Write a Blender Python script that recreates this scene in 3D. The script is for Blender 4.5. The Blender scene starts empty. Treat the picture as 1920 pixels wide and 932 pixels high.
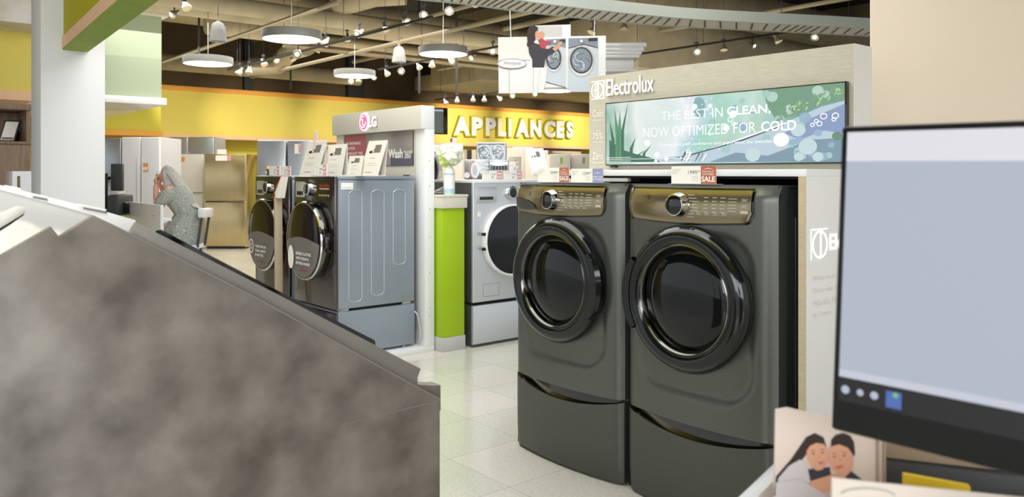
import bpy, bmesh, math, random
from mathutils import Matrix, Vector, noise
random.seed(7)
C = bpy.context.scene.collection
PI = math.pi
R_ = math.radians

# ---------------------------------------------------------------- camera
H = 1.40            # eye height
YAW = R_(50)        # camera looks 50 degrees left of +Y ; the store grid is X / Y
F = 1500.0          # focal length in pixels of the 1920 wide frame
HOR = 325.0
RX, RY = math.cos(YAW), math.sin(YAW)        # camera right
FX, FY = -math.sin(YAW), math.cos(YAW)       # camera forward
cd = bpy.data.cameras.new('camera'); cam = bpy.data.objects.new('camera', cd); C.objects.link(cam)
cam.location = (0, 0, H); cam.rotation_euler = (PI/2, 0, YAW)
cd.sensor_width = 36; cd.lens = F/1920*36; cd.shift_y = -(466-HOR)/1920; cd.clip_end = 100; cd.clip_start = .05
cd.dof.use_dof = True; cd.dof.focus_distance = 3.7; cd.dof.aperture_fstop = 5.6
bpy.context.scene.camera = cam
sc = bpy.context.scene
sc.view_settings.view_transform = 'Standard'; sc.view_settings.look = 'None'
sc.view_settings.gamma = 1; sc.view_settings.use_curve_mapping = False
sc.view_settings.exposure = 0.12

# ---------------------------------------------------------------- world (bright shopfront daylight behind the camera)
w = bpy.data.worlds.new('world'); sc.world = w; w.use_nodes = True
bg = w.node_tree.nodes['Background']; bg.inputs[0].default_value = (0.93, 0.97, 1.0, 1); bg.inputs[1].default_value = 0.85

def P(px, py, D):
    r = (px-960)/F*D
    return Vector((r*RX+D*FX, r*RY+D*FY, H+(HOR-py)*D/F))
def ray(px):
    k = (px-960)/F
    return (FX+k*RX, FY+k*RY)
def onX(px, X):            # where the sight line through px meets the vertical plane x = X : returns y, depth
    a, b = ray(px); D = X/a
    return b*D, D
def onY(px, Y):
    a, b = ray(px); D = Y/b
    return a*D, D
def zat(py, D): return H+(HOR-py)*D/F

def area(name, loc, rot, sx, sy, e, col=(1, 1, 1)):
    l = bpy.data.lights.new(name, 'AREA'); l.shape = 'RECTANGLE'; l.size = sx; l.size_y = sy; l.energy = e; l.color = col
    o = bpy.data.objects.new(name, l); o.location = loc; o.rotation_euler = rot; C.objects.link(o); return o
def spot(name, loc, target, e, ang, col=(1, .86, .66), blend=.6, rad=.05):
    l = bpy.data.lights.new(name, 'SPOT'); l.energy = e; l.spot_size = R_(ang); l.spot_blend = blend; l.color = col; l.shadow_soft_size = rad
    o = bpy.data.objects.new(name, l); o.location = loc
    o.rotation_euler = (Vector(target)-Vector(loc)).to_track_quat('-Z', 'Y').to_euler(); C.objects.link(o); return o
area('daylight_front', (4.5, -3.0, 2.6), (R_(62), 0, R_(52)), 6, 3, 300, (.93, .97, 1))
area('store_light_middle', (-4.0, 2.6, 3.3), (0, 0, 0), 4, 3.0, 150, (.95, .97, 1))
area('store_light_far', (-11.5, 7.0, 3.3), (0, 0, 0), 6, 9, 480, (1, .97, .92))
area('side_fill', (0.6, -4.2, 2.4), (R_(80), 0, R_(58)), 3, 2, 95, (.95, .98, 1))  # added fill lamp, lifts the camera-facing surfaces farther back
o_ = area('mid_row_fill', (-4.3, 4.3, 3.7), (0, 0, 0), 2.2, 1.2, 46, (1, .98, .95)); o_.rotation_euler = (Vector((-9, 9, 2.3))-Vector((-4.3, 4.3, 3.7))).to_track_quat('-Z', 'Y').to_euler()  # added fill for the hanging sign and capital, no fixture there
area('store_light_near', (-1.4, 0.8, 3.5), (0, 0, 0), 2.5, 2.0, 34, (.95, .98, 1))
area('ceiling_fill', (-9.5, 6.5, 2.95), (PI, 0, 0), 8, 9, 110, (1, .95, .84))  # added upward fill that brightens the ducts and deck
area('ceiling_fill_near', (-4.5, 3.5, 2.75), (PI, 0, 0), 4, 3, 14, (1, .97, .9))  # same added ceiling fill, nearer the camera

# ---------------------------------------------------------------- materials
def lin(c):
    return tuple(((v/255)/12.92 if v/255 <= .04045 else ((v/255+.055)/1.055)**2.4) for v in c)
def mat(name, rgb, rough=.5, metal=0, var=0, vscale=5, bump=0, bscale=60, coat=0, emit=0, alpha=1, trans=0, ior=1.45, spec=.5, rgb2=None, stretch=(1, 1, 1)):
    m = bpy.data.materials.new(name); m.use_nodes = True; nt = m.node_tree; b = nt.nodes['Principled BSDF']
    c = lin(rgb)
    b.inputs['Base Color'].default_value = (*c, 1); b.inputs['Roughness'].default_value = rough; b.inputs['Metallic'].default_value = metal
    b.inputs['Coat Weight'].default_value = coat; b.inputs['Coat Roughness'].default_value = .05; b.inputs['Specular IOR Level'].default_value = spec
    b.inputs['IOR'].default_value = ior
    if trans: b.inputs['Transmission Weight'].default_value = trans
    if alpha < 1: b.inputs['Alpha'].default_value = alpha
    if emit: b.inputs['Emission Color'].default_value = (*c, 1); b.inputs['Emission Strength'].default_value = emit
    if var or rgb2 or bump:
        tc = nt.nodes.new('ShaderNodeTexCoord'); mp = nt.nodes.new('ShaderNodeMapping'); mp.inputs['Scale'].default_value = stretch
        nt.links.new(tc.outputs['Object'], mp.inputs[0])
    if var or rgb2:
        n = nt.nodes.new('ShaderNodeTexNoise'); n.inputs['Scale'].default_value = vscale; n.inputs['Detail'].default_value = 6
        nt.links.new(mp.outputs[0], n.inputs['Vector'])
        r = nt.nodes.new('ShaderNodeValToRGB'); r.color_ramp.elements[0].position = .3; r.color_ramp.elements[1].position = .7
        if rgb2: c1, c2 = c, lin(rgb2)
        else: c1, c2 = tuple(v*(1-var) for v in c), tuple(min(1, v*(1+var)) for v in c)
        r.color_ramp.elements[0].color = (*c1, 1); r.color_ramp.elements[1].color = (*c2, 1)
        nt.links.new(n.outputs['Fac'], r.inputs[0]); nt.links.new(r.outputs[0], b.inputs['Base Color'])
    if bump:
        n2 = nt.nodes.new('ShaderNodeTexNoise'); n2.inputs['Scale'].default_value = bscale; n2.inputs['Detail'].default_value = 3
        nt.links.new(mp.outputs[0], n2.inputs['Vector'])
        bu = nt.nodes.new('ShaderNodeBump'); bu.inputs['Strength'].default_value = bump; bu.inputs['Distance'].default_value = .01
        nt.links.new(n2.outputs['Fac'], bu.inputs['Height']); nt.links.new(bu.outputs[0], b.inputs['Normal'])
    return m
M = {}
M['white'] = mat('white_paint', (212, 211, 208), .55)
M['gloss_white'] = mat('gloss_white', (232, 232, 232), .22, coat=.3)
M['appl_white'] = mat('appliance_white', (225, 218, 205), .3, coat=.3)
M['cream'] = mat('cream_panel', (214, 208, 194), .5)
M['beige_edge'] = mat('beige_wood_edge', (196, 180, 150), .5, var=.08, vscale=20, stretch=(1, 1, 6))
M['linen'] = mat('linen_laminate', (176, 170, 154), .5, rgb2=(192, 186, 171), vscale=14, stretch=(1, 1, 14))
M['beige_wall'] = mat('beige_wall', (208, 194, 176), .8)
M['yellow'] = mat('yellow_paint', (222, 204, 98), .75, var=.04, vscale=1)
M['yellow_dark'] = mat('yellow_green_paint', (204, 190, 70), .8)
M['chart'] = mat('chartreuse_paint', (176, 166, 6), .8)
M['orange'] = mat('orange_trim', (226, 160, 62), .6)
M['peach'] = mat('peach_trim', (232, 190, 148), .7)
M['lime_dark'] = mat('green_soffit_paint', (136, 158, 66), .8, var=.06, vscale=9)
M['pale_green'] = mat('pale_green_paint', (172, 186, 158), .8)
M['brown_wall'] = mat('brown_wall', (108, 90, 66), .9, var=.12, vscale=30)
M['deck'] = mat('ceiling_deck', (40, 39, 30), .9, var=.25, vscale=2)
M['duct'] = mat('duct_paint', (172, 158, 128), .65, var=.12, vscale=3, bump=.15, bscale=3)
M['duct_dark'] = mat('dark_duct_paint', (128, 114, 86), .7, var=.15, vscale=3)
M['pipe'] = mat('pipe_paint', (146, 132, 102), .6)
M['tray'] = mat('pale_grey_metal', (190, 196, 186), .45, metal=.2)
M['metal'] = mat('brushed_metal', (180, 180, 178), .3, metal=1)
M['chrome'] = mat('chrome', (225, 225, 225), .07, metal=1)
M['black'] = mat('black_plastic', (18, 20, 20), .35)
M['matte_black'] = mat('matte_black', (10, 13, 12), .7)
M['gloss_black'] = mat('gloss_black', (11, 14, 13), .06, coat=.8)
M['smoke'] = mat('smoked_plastic', (16, 20, 19), .12, coat=.35, spec=.4)
M['glass_dark'] = mat('dark_door_glass', (8, 12, 13), .05, coat=.25, spec=.4)
M['titan'] = mat('titanium_enamel', (98, 100, 94), .36, metal=.62, var=.12, vscale=260)
M['titan_side'] = mat('titanium_side', (96, 108, 106), .3, metal=.6)
M['ped_titan'] = mat('pedestal_titanium', (88, 90, 85), .38, metal=.6, var=.12, vscale=260)
M['bronze'] = mat('bronze_console', (150, 138, 108), .2, metal=.85, coat=.5, var=.08, vscale=200)
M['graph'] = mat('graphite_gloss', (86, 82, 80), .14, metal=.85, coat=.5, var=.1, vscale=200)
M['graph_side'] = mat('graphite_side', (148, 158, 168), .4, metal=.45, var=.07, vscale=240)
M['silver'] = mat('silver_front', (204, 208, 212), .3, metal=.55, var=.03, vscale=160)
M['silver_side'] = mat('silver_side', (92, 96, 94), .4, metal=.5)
M['steel_gold'] = mat('steel_warm', (192, 172, 128), .19, metal=.9, var=.06, vscale=4, stretch=(9, 1, .4))
M['steel'] = mat('stainless', (178, 182, 188), .28, metal=.75, var=.05, vscale=5, stretch=(1, 1, 12))
M['green'] = mat('lime_laminate', (158, 190, 14), .35, var=.02, vscale=3)
M['ltgrey'] = mat('light_grey', (190, 188, 186), .5)
M['grey'] = mat('mid_grey', (120, 122, 124), .5)
M['dkgrey'] = mat('dark_grey', (62, 64, 66), .5)
M['concrete'] = mat('concrete_laminate', (88, 81, 74), .42, rgb2=(138, 131, 122), vscale=8, bump=.04, bscale=200)
M['concrete_lt'] = mat('concrete_laminate_edge', (128, 123, 116), .4, var=.06, vscale=12)
M['wood'] = mat('brown_wood', (112, 88, 68), .5, rgb2=(136, 112, 90), vscale=10, stretch=(5, 5, .5))
M['paper'] = mat('paper_white', (238, 234, 226), .6)
M['paper_cream'] = mat('paper_cream', (236, 230, 218), .6)
M['ink'] = mat('grey_ink', (120, 118, 112), .7)
M['ink_lt'] = mat('light_ink', (186, 182, 174), .7)
M['ink_dark'] = mat('dark_ink', (50, 48, 46), .6)
M['sale'] = mat('sale_red', (184, 100, 78), .55)
M['lilac'] = mat('lilac_print', (148, 150, 190), .55)
M['pink'] = mat('pink_print', (216, 150, 156), .55)
M['red'] = mat('red_print', (196, 52, 50), .5)
M['orange_p'] = mat('orange_print', (228, 156, 84), .5)
M['green_p'] = mat('green_print', (160, 190, 70), .5)
M['acrylic'] = mat('clear_acrylic', (226, 232, 234), .08, alpha=.35, coat=.5)
M['disc'] = mat('pendant_glow', (255, 250, 240), .5, emit=6)
M['lens'] = mat('lamp_glow', (255, 226, 170), .5, emit=16)
M['lens_dim'] = mat('lamp_reflector', (196, 178, 138), .25, emit=.15)
M['pale_pink'] = mat('pale_pink_paper', (238, 212, 214), .6); M['rim_grey'] = mat('pendant_rim', (142, 142, 136), .5); M['slot'] = mat('slot_shadow', (110, 100, 80), .8); M['bulb'] = mat('bulb_silver', (206, 200, 184), .18, metal=.8)
M['sign_glow'] = mat('backlit_letter', (255, 252, 250), .5, emit=1.1)
M['sign_halo'] = mat('backlit_halo', (255, 250, 250), .5, emit=.75); M['letter_side'] = mat('letter_side', (176, 168, 160), .5)
M['sign_pink'] = mat('pink_backlit', (222, 100, 140), .5, emit=.6)
M['lg_red'] = mat('crimson', (176, 24, 70), .4)
M['skin'] = mat('skin', (222, 168, 140), .55)
M['skin2'] = mat('skin_print', (220, 162, 132), .6)
M['hair'] = mat('grey_hair', (150, 146, 138), .5, rgb2=(206, 202, 194), vscale=9, stretch=(14, 14, .8))
M['hair_dk'] = mat('dark_hair_print', (52, 38, 34), .6)
M['shirt_dk'] = mat('dark_shirt_print', (58, 54, 62), .6)
M['shirt_lt'] = mat('white_shirt_print', (208, 200, 200), .6)
M['rose'] = mat('rose_shirt_print', (190, 70, 80), .6)
M['water'] = mat('grey_blue_print', (120, 134, 146), .35)
M['water_lt'] = mat('pale_blue_print', (196, 206, 214), .35)
M['leaf'] = mat('tissue_green', (196, 212, 130), .6)
M['leaf_w'] = mat('tissue_white', (232, 236, 214), .6)
M['teal'] = mat('pale_teal', (176, 208, 208), .3)
M['bottle'] = mat('bottle_white', (236, 236, 234), .25)
M['yel_card'] = mat('yellow_card', (226, 190, 10), .5)
M['tan'] = mat('tan_card', (170, 152, 128), .6)

def floor_mat():
    m = bpy.data.materials.new('floor_tiles'); m.use_nodes = True; nt = m.node_tree; b = nt.nodes['Principled BSDF']
    L = nt.links.new; N = nt.nodes.new
    tc = N('ShaderNodeTexCoord'); br = N('ShaderNodeTexBrick'); br.offset = 0; br.squash = 1
    br.inputs['Scale'].default_value = 1; br.inputs['Brick Width'].default_value = .457; br.inputs['Row Height'].default_value = .457
    br.inputs['Mortar Size'].default_value = .0022; br.inputs['Mortar Smooth'].default_value = .3; br.inputs['Bias'].default_value = 0
    br.inputs['Color1'].default_value = (*lin((220, 215, 204)), 1); br.inputs['Color2'].default_value = (*lin((206, 205, 192)), 1)
    br.inputs['Mortar'].default_value = (*lin((178, 174, 160)), 1)
    L(tc.outputs['Object'], br.inputs['Vector'])
    n = N('ShaderNodeTexNoise'); n.inputs['Scale'].default_value = 160; n.inputs['Detail'].default_value = 4
    mp = N('ShaderNodeMapping'); mp.inputs['Scale'].default_value = (1, .35, 1); mp.inputs['Rotation'].default_value = (0, 0, .6)
    L(tc.outputs['Object'], mp.inputs[0]); L(mp.outputs[0], n.inputs['Vector'])
    rr = N('ShaderNodeValToRGB'); rr.color_ramp.elements[0].position = .3; rr.color_ramp.elements[0].color = (.84, .83, .80, 1)
    rr.color_ramp.elements[1].position = .6; rr.color_ramp.elements[1].color = (1.05, 1.05, 1.03, 1)
    L(n.outputs['Fac'], rr.inputs[0])
    mx = N('ShaderNodeMix'); mx.data_type = 'RGBA'; mx.blend_type = 'MULTIPLY'; mx.inputs[0].default_value = 1
    L(br.outputs['Color'], mx.inputs[6]); L(rr.outputs[0], mx.inputs[7]); L(mx.outputs[2], b.inputs['Base Color'])
    b.inputs['Roughness'].default_value = .14; b.inputs['Specular IOR Level'].default_value = .6
    n3 = N('ShaderNodeTexNoise'); n3.inputs['Scale'].default_value = 7
    bu = N('ShaderNodeBump'); bu.inputs['Strength'].default_value = .12; bu.inputs['Distance'].default_value = .01
    L(tc.outputs['Object'], n3.inputs['Vector']); L(n3.outputs['Fac'], bu.inputs['Height']); L(bu.outputs[0], b.inputs['Normal'])
    return m
M['floor'] = floor_mat()

def screen_mat():
    """the lit picture on the long screen: pale greens and blues, water and light bubbles"""
    m = bpy.data.materials.new('screen_picture'); m.use_nodes = True; nt = m.node_tree; b = nt.nodes['Principled BSDF']
    L = nt.links.new; N = nt.nodes.new
    tc = N('ShaderNodeTexCoord'); sx = N('ShaderNodeSeparateXYZ'); L(tc.outputs['Object'], sx.inputs[0])
    n = N('ShaderNodeTexNoise'); n.inputs['Scale'].default_value = 3.4; n.inputs['Detail'].default_value = 2.5; L(tc.outputs['Object'], n.inputs['Vector'])
    ad = N('ShaderNodeMath'); ad.operation = 'MULTIPLY_ADD'; ad.inputs[1].default_value = .55; L(n.outputs['Fac'], ad.inputs[0])
    g = N('ShaderNodeMapRange'); g.inputs['From Min'].default_value = -.65; g.inputs['From Max'].default_value = .65; g.inputs['To Min'].default_value = -.28; g.inputs['To Max'].default_value = .62
    L(sx.outputs['X'], g.inputs['Value']); L(g.outputs[0], ad.inputs[2])
    r = N('ShaderNodeValToRGB'); cr = r.color_ramp
    cols = [(0, (150, 196, 176)), (.10, (244, 250, 246)), (.22, (226, 240, 236)), (.32, (246, 250, 252)), (.40, (196, 224, 232)), (.48, (168, 220, 200)), (.60, (206, 232, 220)), (.72, (160, 204, 184)), (.86, (130, 170, 156)), (1, (110, 146, 150))]
    cr.elements[0].position = 0; cr.elements[0].color = (*lin(cols[0][1]), 1); cr.elements[1].position = 1; cr.elements[1].color = (*lin(cols[-1][1]), 1)
    for p, c in cols[1:-1]:
        e = cr.elements.new(p); e.color = (*lin(c), 1)
    L(ad.outputs[0], r.inputs[0])
    b.inputs['Base Color'].default_value = (.01, .01, .01, 1); b.inputs['Roughness'].default_value = .25
    L(r.outputs[0], b.inputs['Emission Color']); b.inputs['Emission Strength'].default_value = .82
    return m
M['screen'] = screen_mat()
def em(name, rgb, s=.8): return mat(name, tuple(rgb), .4, emit=s, spec=.1) if False else _em(name, rgb, s)
def _em(name, rgb, s):
    m = bpy.data.materials.new(name); m.use_nodes = True; b = m.node_tree.nodes['Principled BSDF']
    b.inputs['Base Color'].default_value = (.01, .01, .01, 1); b.inputs['Roughness'].default_value = .3
    b.inputs['Emission Color'].default_value = (*lin(rgb), 1); b.inputs['Emission Strength'].default_value = s; return m
M['s_leaf'] = em('screen_leaf', (66, 118, 92)); M['s_leaf2'] = em('screen_leaf_light', (134, 176, 128)); M['s_white'] = em('screen_white', (250, 252, 252), .95)
M['s_bokeh'] = em('screen_bubble', (206, 230, 232)); M['s_blue'] = em('screen_blue', (146, 166, 204)); M['s_dark'] = em('screen_dark', (66, 86, 96))
M['s_mon'] = em('monitor_window', (180, 189, 203), .84); M['s_mon_top'] = em('monitor_bar', (236, 234, 240), .8); M['s_task'] = em('monitor_taskbar', (14, 18, 20), .15)
M['s_ico'] = em('monitor_icon', (190, 200, 220), .8); M['s_icob'] = em('monitor_icon_blue', (80, 110, 190), .8)
M['s_grey'] = em('tv_picture', (120, 128, 122), .5); M['s_soft0'] = em('screen_soft_a', (176, 212, 210)); M['s_soft1'] = em('screen_soft_b', (160, 190, 214)); M['s_soft2'] = em('screen_soft_c', (190, 222, 206)); M['s_task_l'] = em('monitor_line', (214, 218, 232), .75)

# ---------------------------------------------------------------- mesh builder
class B:
    def __init__(s): s.bm = bmesh.new(); s.mats = []; s.M = Matrix.Identity(4)
    def mi(s, m):
        m = M[m] if isinstance(m, str) else m
        if m not in s.mats: s.mats.append(m)
        return s.mats.index(m)
    def add(s, vs, fs, m, smooth=True):
        i = s.mi(m); bv = [s.bm.verts.new(s.M @ Vector(v)) for v in vs]
        for f in fs:
            try:
                q = s.bm.faces.new([bv[k] for k in f]); q.material_index = i; q.smooth = smooth
            except ValueError: pass
        return s
    def tmp(s, t, m, smooth=True):
        t.verts.index_update()
        return s.add([v.co.copy() for v in t.verts], [[v.index for v in f.verts] for f in t.faces], m, smooth)
    def box(s, x0, x1, y0, y1, z0, z1, m, r=0, seg=2):
        t = bmesh.new()
        bmesh.ops.create_cube(t, size=1, matrix=Matrix.Translation(((x0+x1)/2, (y0+y1)/2, (z0+z1)/2)) @ Matrix.Diagonal((abs(x1-x0), abs(y1-y0), abs(z1-z0), 1)))
        if r: bmesh.ops.bevel(t, geom=t.edges[:], offset=r, segments=seg, profile=.5, affect='EDGES')
        s.tmp(t, m); t.free(); return s
    def prism(s, poly, y0, y1, m, r=0):         # polygon in xz, extruded along y
        n = len(poly); t = bmesh.new()
        a = [t.verts.new((p[0], y0, p[1])) for p in poly]; b = [t.verts.new((p[0], y1, p[1])) for p in poly]
        t.faces.new(a); t.faces.new(b[::-1])
        for k in range(n): t.faces.new((a[k], b[k], b[(k+1) % n], a[(k+1) % n]))
        bmesh.ops.recalc_face_normals(t, faces=t.faces[:])
        if r: bmesh.ops.bevel(t, geom=t.edges[:], offset=r, segments=2, profile=.5, affect='EDGES')
        s.tmp(t, m); t.free(); return s
    def prismz(s, poly, z0, z1, m, r=0):        # polygon in xy, extruded along z
        k = s.M; s.M = k @ Matrix(((1, 0, 0, 0), (0, 0, 1, 0), (0, 1, 0, 0), (0, 0, 0, 1)))
        s.prism(poly, z0, z1, m, r); s.M = k; return s
    def flat(s, poly, y, m):                    # a printed patch facing -y
        a = sum(poly[k][0]*poly[(k+1) % len(poly)][1]-poly[(k+1) % len(poly)][0]*poly[k][1] for k in range(len(poly)))
        if a < 0: poly = poly[::-1]
        return s.add([(p[0], y, p[1]) for p in poly], [list(range(len(poly)))], m, False)
    def rect(s, x0, x1, z0, z1, y, m): return s.flat([(x0, z0), (x1, z0), (x1, z1), (x0, z1)], y, m)
    def ell(s, cx, cz, rx, rz, y, m, n=28): return s.flat([(cx+rx*math.cos(2*PI*k/n), cz+rz*math.sin(2*PI*k/n)) for k in range(n)], y, m)
    def ring(s, cx, cz, rx, rz, t, y, m, n=32, a0=0, a1=2*PI):
        vs = []; fs = []
        for k in range(n+1):
            a = a0+(a1-a0)*k/n; vs += [(cx+rx*math.cos(a), y, cz+rz*math.sin(a)), (cx+(rx-t)*math.cos(a), y, cz+(rz-t)*math.sin(a))]
        for k in range(n): fs.append((2*k, 2*k+1, 2*k+3, 2*k+2)) 
        return s.add(vs, fs, m, False)
    def tube(s, pts, r, m, n=10, cap=True):
        pts = [Vector(p) for p in pts]; vs = []; fs = []; rs = r if isinstance(r, (list, tuple)) else [r]*len(pts)
        up = Vector((0, 0, 1))
        for k, p in enumerate(pts):
            d = (pts[min(k+1, len(pts)-1)]-pts[max(k-1, 0)]).normalized()
            u = up if abs(d.dot(up)) < .95 else Vector((0, 1, 0))
            a = d.cross(u).normalized(); b_ = a.cross(d)
            for j in range(n):
                t = 2*PI*j/n; vs.append(p+a*math.cos(t)*rs[k]+b_*math.sin(t)*rs[k])
        for k in range(len(pts)-1):
            for j in range(n): fs.append((k*n+j, k*n+(j+1) % n, (k+1)*n+(j+1) % n, (k+1)*n+j))
        if cap: fs += [list(range(n))[::-1], [(len(pts)-1)*n+j for j in range(n)]]
        return s.add(vs, fs, m)
    def lathe(s, prof, m, c=(0, 0, 0), axis='y', n=40, sx=1, sz=1):
        vs = []; fs = []; k = len(prof)
        for j in range(n):
            a = 2*PI*j/n; ca, sa = math.cos(a), math.sin(a)
            for (r, h) in prof:
                if axis == 'y': vs.append((c[0]+r*ca*sx, c[1]+h, c[2]+r*sa*sz))
                else: vs.append((c[0]+r*ca*sx, c[1]+r*sa*sz, c[2]+h))
        for j in range(n):
            q = (j+1) % n
            for i in range(k-1): fs.append((j*k+i, j*k+i+1, q*k+i+1, q*k+i))
        for e in (0, k-1):
            if prof[e][0] > 1e-5 and False: pass
        t = bmesh.new(); bv = [t.verts.new(v) for v in vs]
        for f in fs:
            try: t.faces.new([bv[i] for i in f])
            except ValueError: pass
        bmesh.ops.remove_doubles(t, verts=t.verts[:], dist=1e-5); bmesh.ops.recalc_face_normals(t, faces=t.faces[:])
        s.tmp(t, m); t.free(); return s
    def grid(s, fn, nu, nv, m, smooth=True):
        vs = [fn(u/nu, v/nv) for v in range(nv+1) for u in range(nu+1)]
        fs = [(v*(nu+1)+u, v*(nu+1)+u+1, (v+1)*(nu+1)+u+1, (v+1)*(nu+1)+u) for v in range(nv) for u in range(nu)]
        return s.add(vs, fs, m, smooth)
    def ball(s, c, r, m, sc=(1, 1, 1), n=16):
        t = bmesh.new(); bmesh.ops.create_uvsphere(t, u_segments=n, v_segments=max(6, n*2//3), radius=r)
        bmesh.ops.transform(t, matrix=Matrix.Translation(c) @ Matrix.Diagonal((*sc, 1)), verts=t.verts[:]); s.tmp(t, m); t.free(); return s
    def text(s, txt, x0, x1, z0, z1, y, m, ext=0, bold=0, bottom=True):
        vs, fs = text_geo(txt, bold, ext > 0)
        xs = [v[0] for v in vs]; ys = [v[1] for v in vs]; ax, bx, ay, by = min(xs), max(xs), min(ys), max(ys)
        kx = (x1-x0)/max(1e-6, bx-ax); kz = (z1-z0)/max(1e-6, by-ay)
        return s.add([(x0+(v[0]-ax)*kx, y-(v[2]*ext if ext else 0), z0+(v[1]-ay)*kz) for v in vs], fs, m, False)
    def done(s, name, parent=None, sharp=40):
        me = bpy.data.meshes.new(name); s.bm.to_mesh(me); s.bm.free()
        for m in s.mats: me.materials.append(m)
        me.set_sharp_from_angle(angle=R_(sharp))
        o = bpy.data.objects.new(name, me); C.objects.link(o)
        if parent: o.parent = parent
        return o
_tc = {}
def text_geo(txt, bold, solid):
    k = (txt, bold, solid)
    if k not in _tc:
        cu = bpy.data.curves.new('t', 'FONT'); cu.body = txt; cu.size = 1; cu.offset = bold; cu.resolution_u = 3
        if solid: cu.extrude = .5
        o = bpy.data.objects.new('t', cu); C.objects.link(o); dg = bpy.context.evaluated_depsgraph_get()
        me = bpy.data.meshes.new_from_object(o.evaluated_get(dg))
        _tc[k] = ([tuple(v.co) for v in me.vertices], [list(p.vertices) for p in me.polygons])
        bpy.data.objects.remove(o); bpy.data.meshes.remove(me); bpy.data.curves.remove(cu)
    return _tc[k]
def thing(name, label, cat, loc=(0, 0, 0), rz=0, group=None):
    o = bpy.data.objects.new(name, None); o.empty_display_size = .1; C.objects.link(o); o.location = loc; o.rotation_euler = (0, 0, rz)
    tag(o, label, cat, group); return o
def tag(o, label, cat, group=None):
    o['label'] = label; o['category'] = cat
    if group: o['group'] = group
    return o
def struct(o): o['kind'] = 'structure'; return o
def copy_tree(o, parent=None):
    c = o.copy(); C.objects.link(c); c.parent = parent
    for ch in list(o.children): copy_tree(ch, c)
    return c
FACE_X = PI/2      # local -y looks toward +x
FACE_C = YAW       # local -y looks at the camera plane

# ---------------------------------------------------------------- structure
XW = -17.6
b = B(); b.box(-19, 9, -10, 26, -.1, 0, 'floor'); struct(b.done('floor'))
b = B(); b.box(-19, 7, -9, 26, 4.6, 4.8, 'deck')
for k in range(12): b.box(-19, 7, -6+k*2.6, -5.85+k*2.6, 4.35, 4.6, 'duct_dark')
struct(b.done('ceiling'))
b = B(); b.box(XW-.2, XW, -9, 26, 2.6, 4.6, 'brown_wall'); b.box(XW-.2, XW, -9, 26, 0, 2.6, 'yellow_dark'); struct(b.done('wall_back'))
# yellow bulkhead over the appliances
b = B(); b.box(XW, -17, 4.9, 25, 2.20, 3.10, 'yellow'); struct(b.done('wall_bulkhead'))
b = B(); b.box(XW, -16.97, 4.87, 25, 3.10, 3.20, 'orange', .005); struct(b.done('trim_1'))
b = B(); b.box(XW, -16.97, 4.87, 25, 2.12, 2.20, 'peach', .005); struct(b.done('trim_2'))
b = B(); b.box(XW, -15.9, 3.2, 4.65, 2.2, 3.0, 'yellow_dark'); b.box(XW, -15.87, 3.17, 4.68, 2.1, 2.2, 'orange'); struct(b.done('wall_return'))
b = B(); b.box(-17.3, -17.1, -6, 3.2, 0, 4.2, 'yellow'); struct(b.done('wall_left'))
for i, px in enumerate((463, 655)):      # posts on the brown wall
    y, D = onX(px, XW+.02)
    b = B(); b.box(XW, XW+.15, y-.1, y+.1+.25*i, 3.2, 4.6, 'dkgrey'); struct(b.done('column'))
# white column left with the lime beam landing on it
cx0, cx1, cy0, cy1 = -6.32, -5.98, 1.00, 1.385
b = B(); b.box(cx0, cx1, cy0, cy1, 0, 4.6, 'white', .004); struct(b.done('column'))
# lime / chartreuse beam coming toward the camera overhead
pa = P(116, 92, 5.3); dr = Vector((1.108*RX/1.5+FX*-1, 1.108*RY/1.5+FY*-1, 0)); dr = Vector((RX*.7387-FX, RY*.7387-FY, 0)).normalized()
nn = Vector((-dr.y, dr.x, 0))
b = B(); b.M = Matrix(((dr.x, nn.x, 0, pa.x), (dr.y, nn.y, 0, pa.y), (0, 0, 1, 0), (0, 0, 0, 1)))
zb = pa.z
b.box(-.12, 7.2, .01, .15, zb+.08, 4.6, 'chart'); b.box(-.12, 7.2, 0, .16, zb+.004, zb+.08, 'peach'); b.box(-.12, 7.2, .004, .156, zb-.004, zb+.004, 'lime_dark')
struct(b.done('beam'))
# pale green hanging bulkhead behind the column
yg, Dg = onX(310, -11.4)
zg = zat(185, Dg); zt = zat(30, Dg); zl = zat(198, Dg)
b = B(); b.box(-15, -11.4, yg-6, yg-.05, zg, zt, 'pale_green'); struct(b.done('wall_soffit'))
b = B(); b.box(-15.05, -11.33, yg-6, yg, zl, zg, 'gloss_white', .01); struct(b.done('trim_3'))
b = B()
for k in range(4): b.box(-12.0, -11.36+.07*k, yg-6, yg+.03+.06*k, zt-.02+.045*k, zt-.02+.045*(k+1), 'cream', .008)
struct(b.done('trim_4'))
# far left: yellow fascia, stone-look band and brown cabinet wall
y0, _ = onX(-120, -8.6); y1, D1 = onX(60, -8.6)
b = B(); b.box(-9.4, -8.6, y0-2, y1, zat(172, D1), zat(36, D1), 'yellow'); struct(b.done('wall_fascia'))
b = B(); b.box(-9.4, -8.56, y0-2, y1+.0, zat(190, D1), zat(172, D1), 'peach', .004); struct(b.done('trim_5'))
M['stone'] = mat('cloudy_stone', (196, 184, 160), .4, rgb2=(232, 226, 212), vscale=3)
b = B(); b.box(-9.3, -8.05, y0-2, y1+.12, zat(46, D1*.94), zat(2, D1*.94), 'stone'); struct(b.done('trim_6'))
b = B(); b.box(-9.3, -8.04, y0-2, y1+.13, zat(2, D1*.94), zat(-6, D1*.94), 'orange'); struct(b.done('trim_7'))
# beige pier right, beside the Electrolux bay
b = B(); b.box(-1.822, 2.2, 3.75, 4.0, 0, 4.6, 'beige_wall', .004); struct(b.done('wall_right'))

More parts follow.
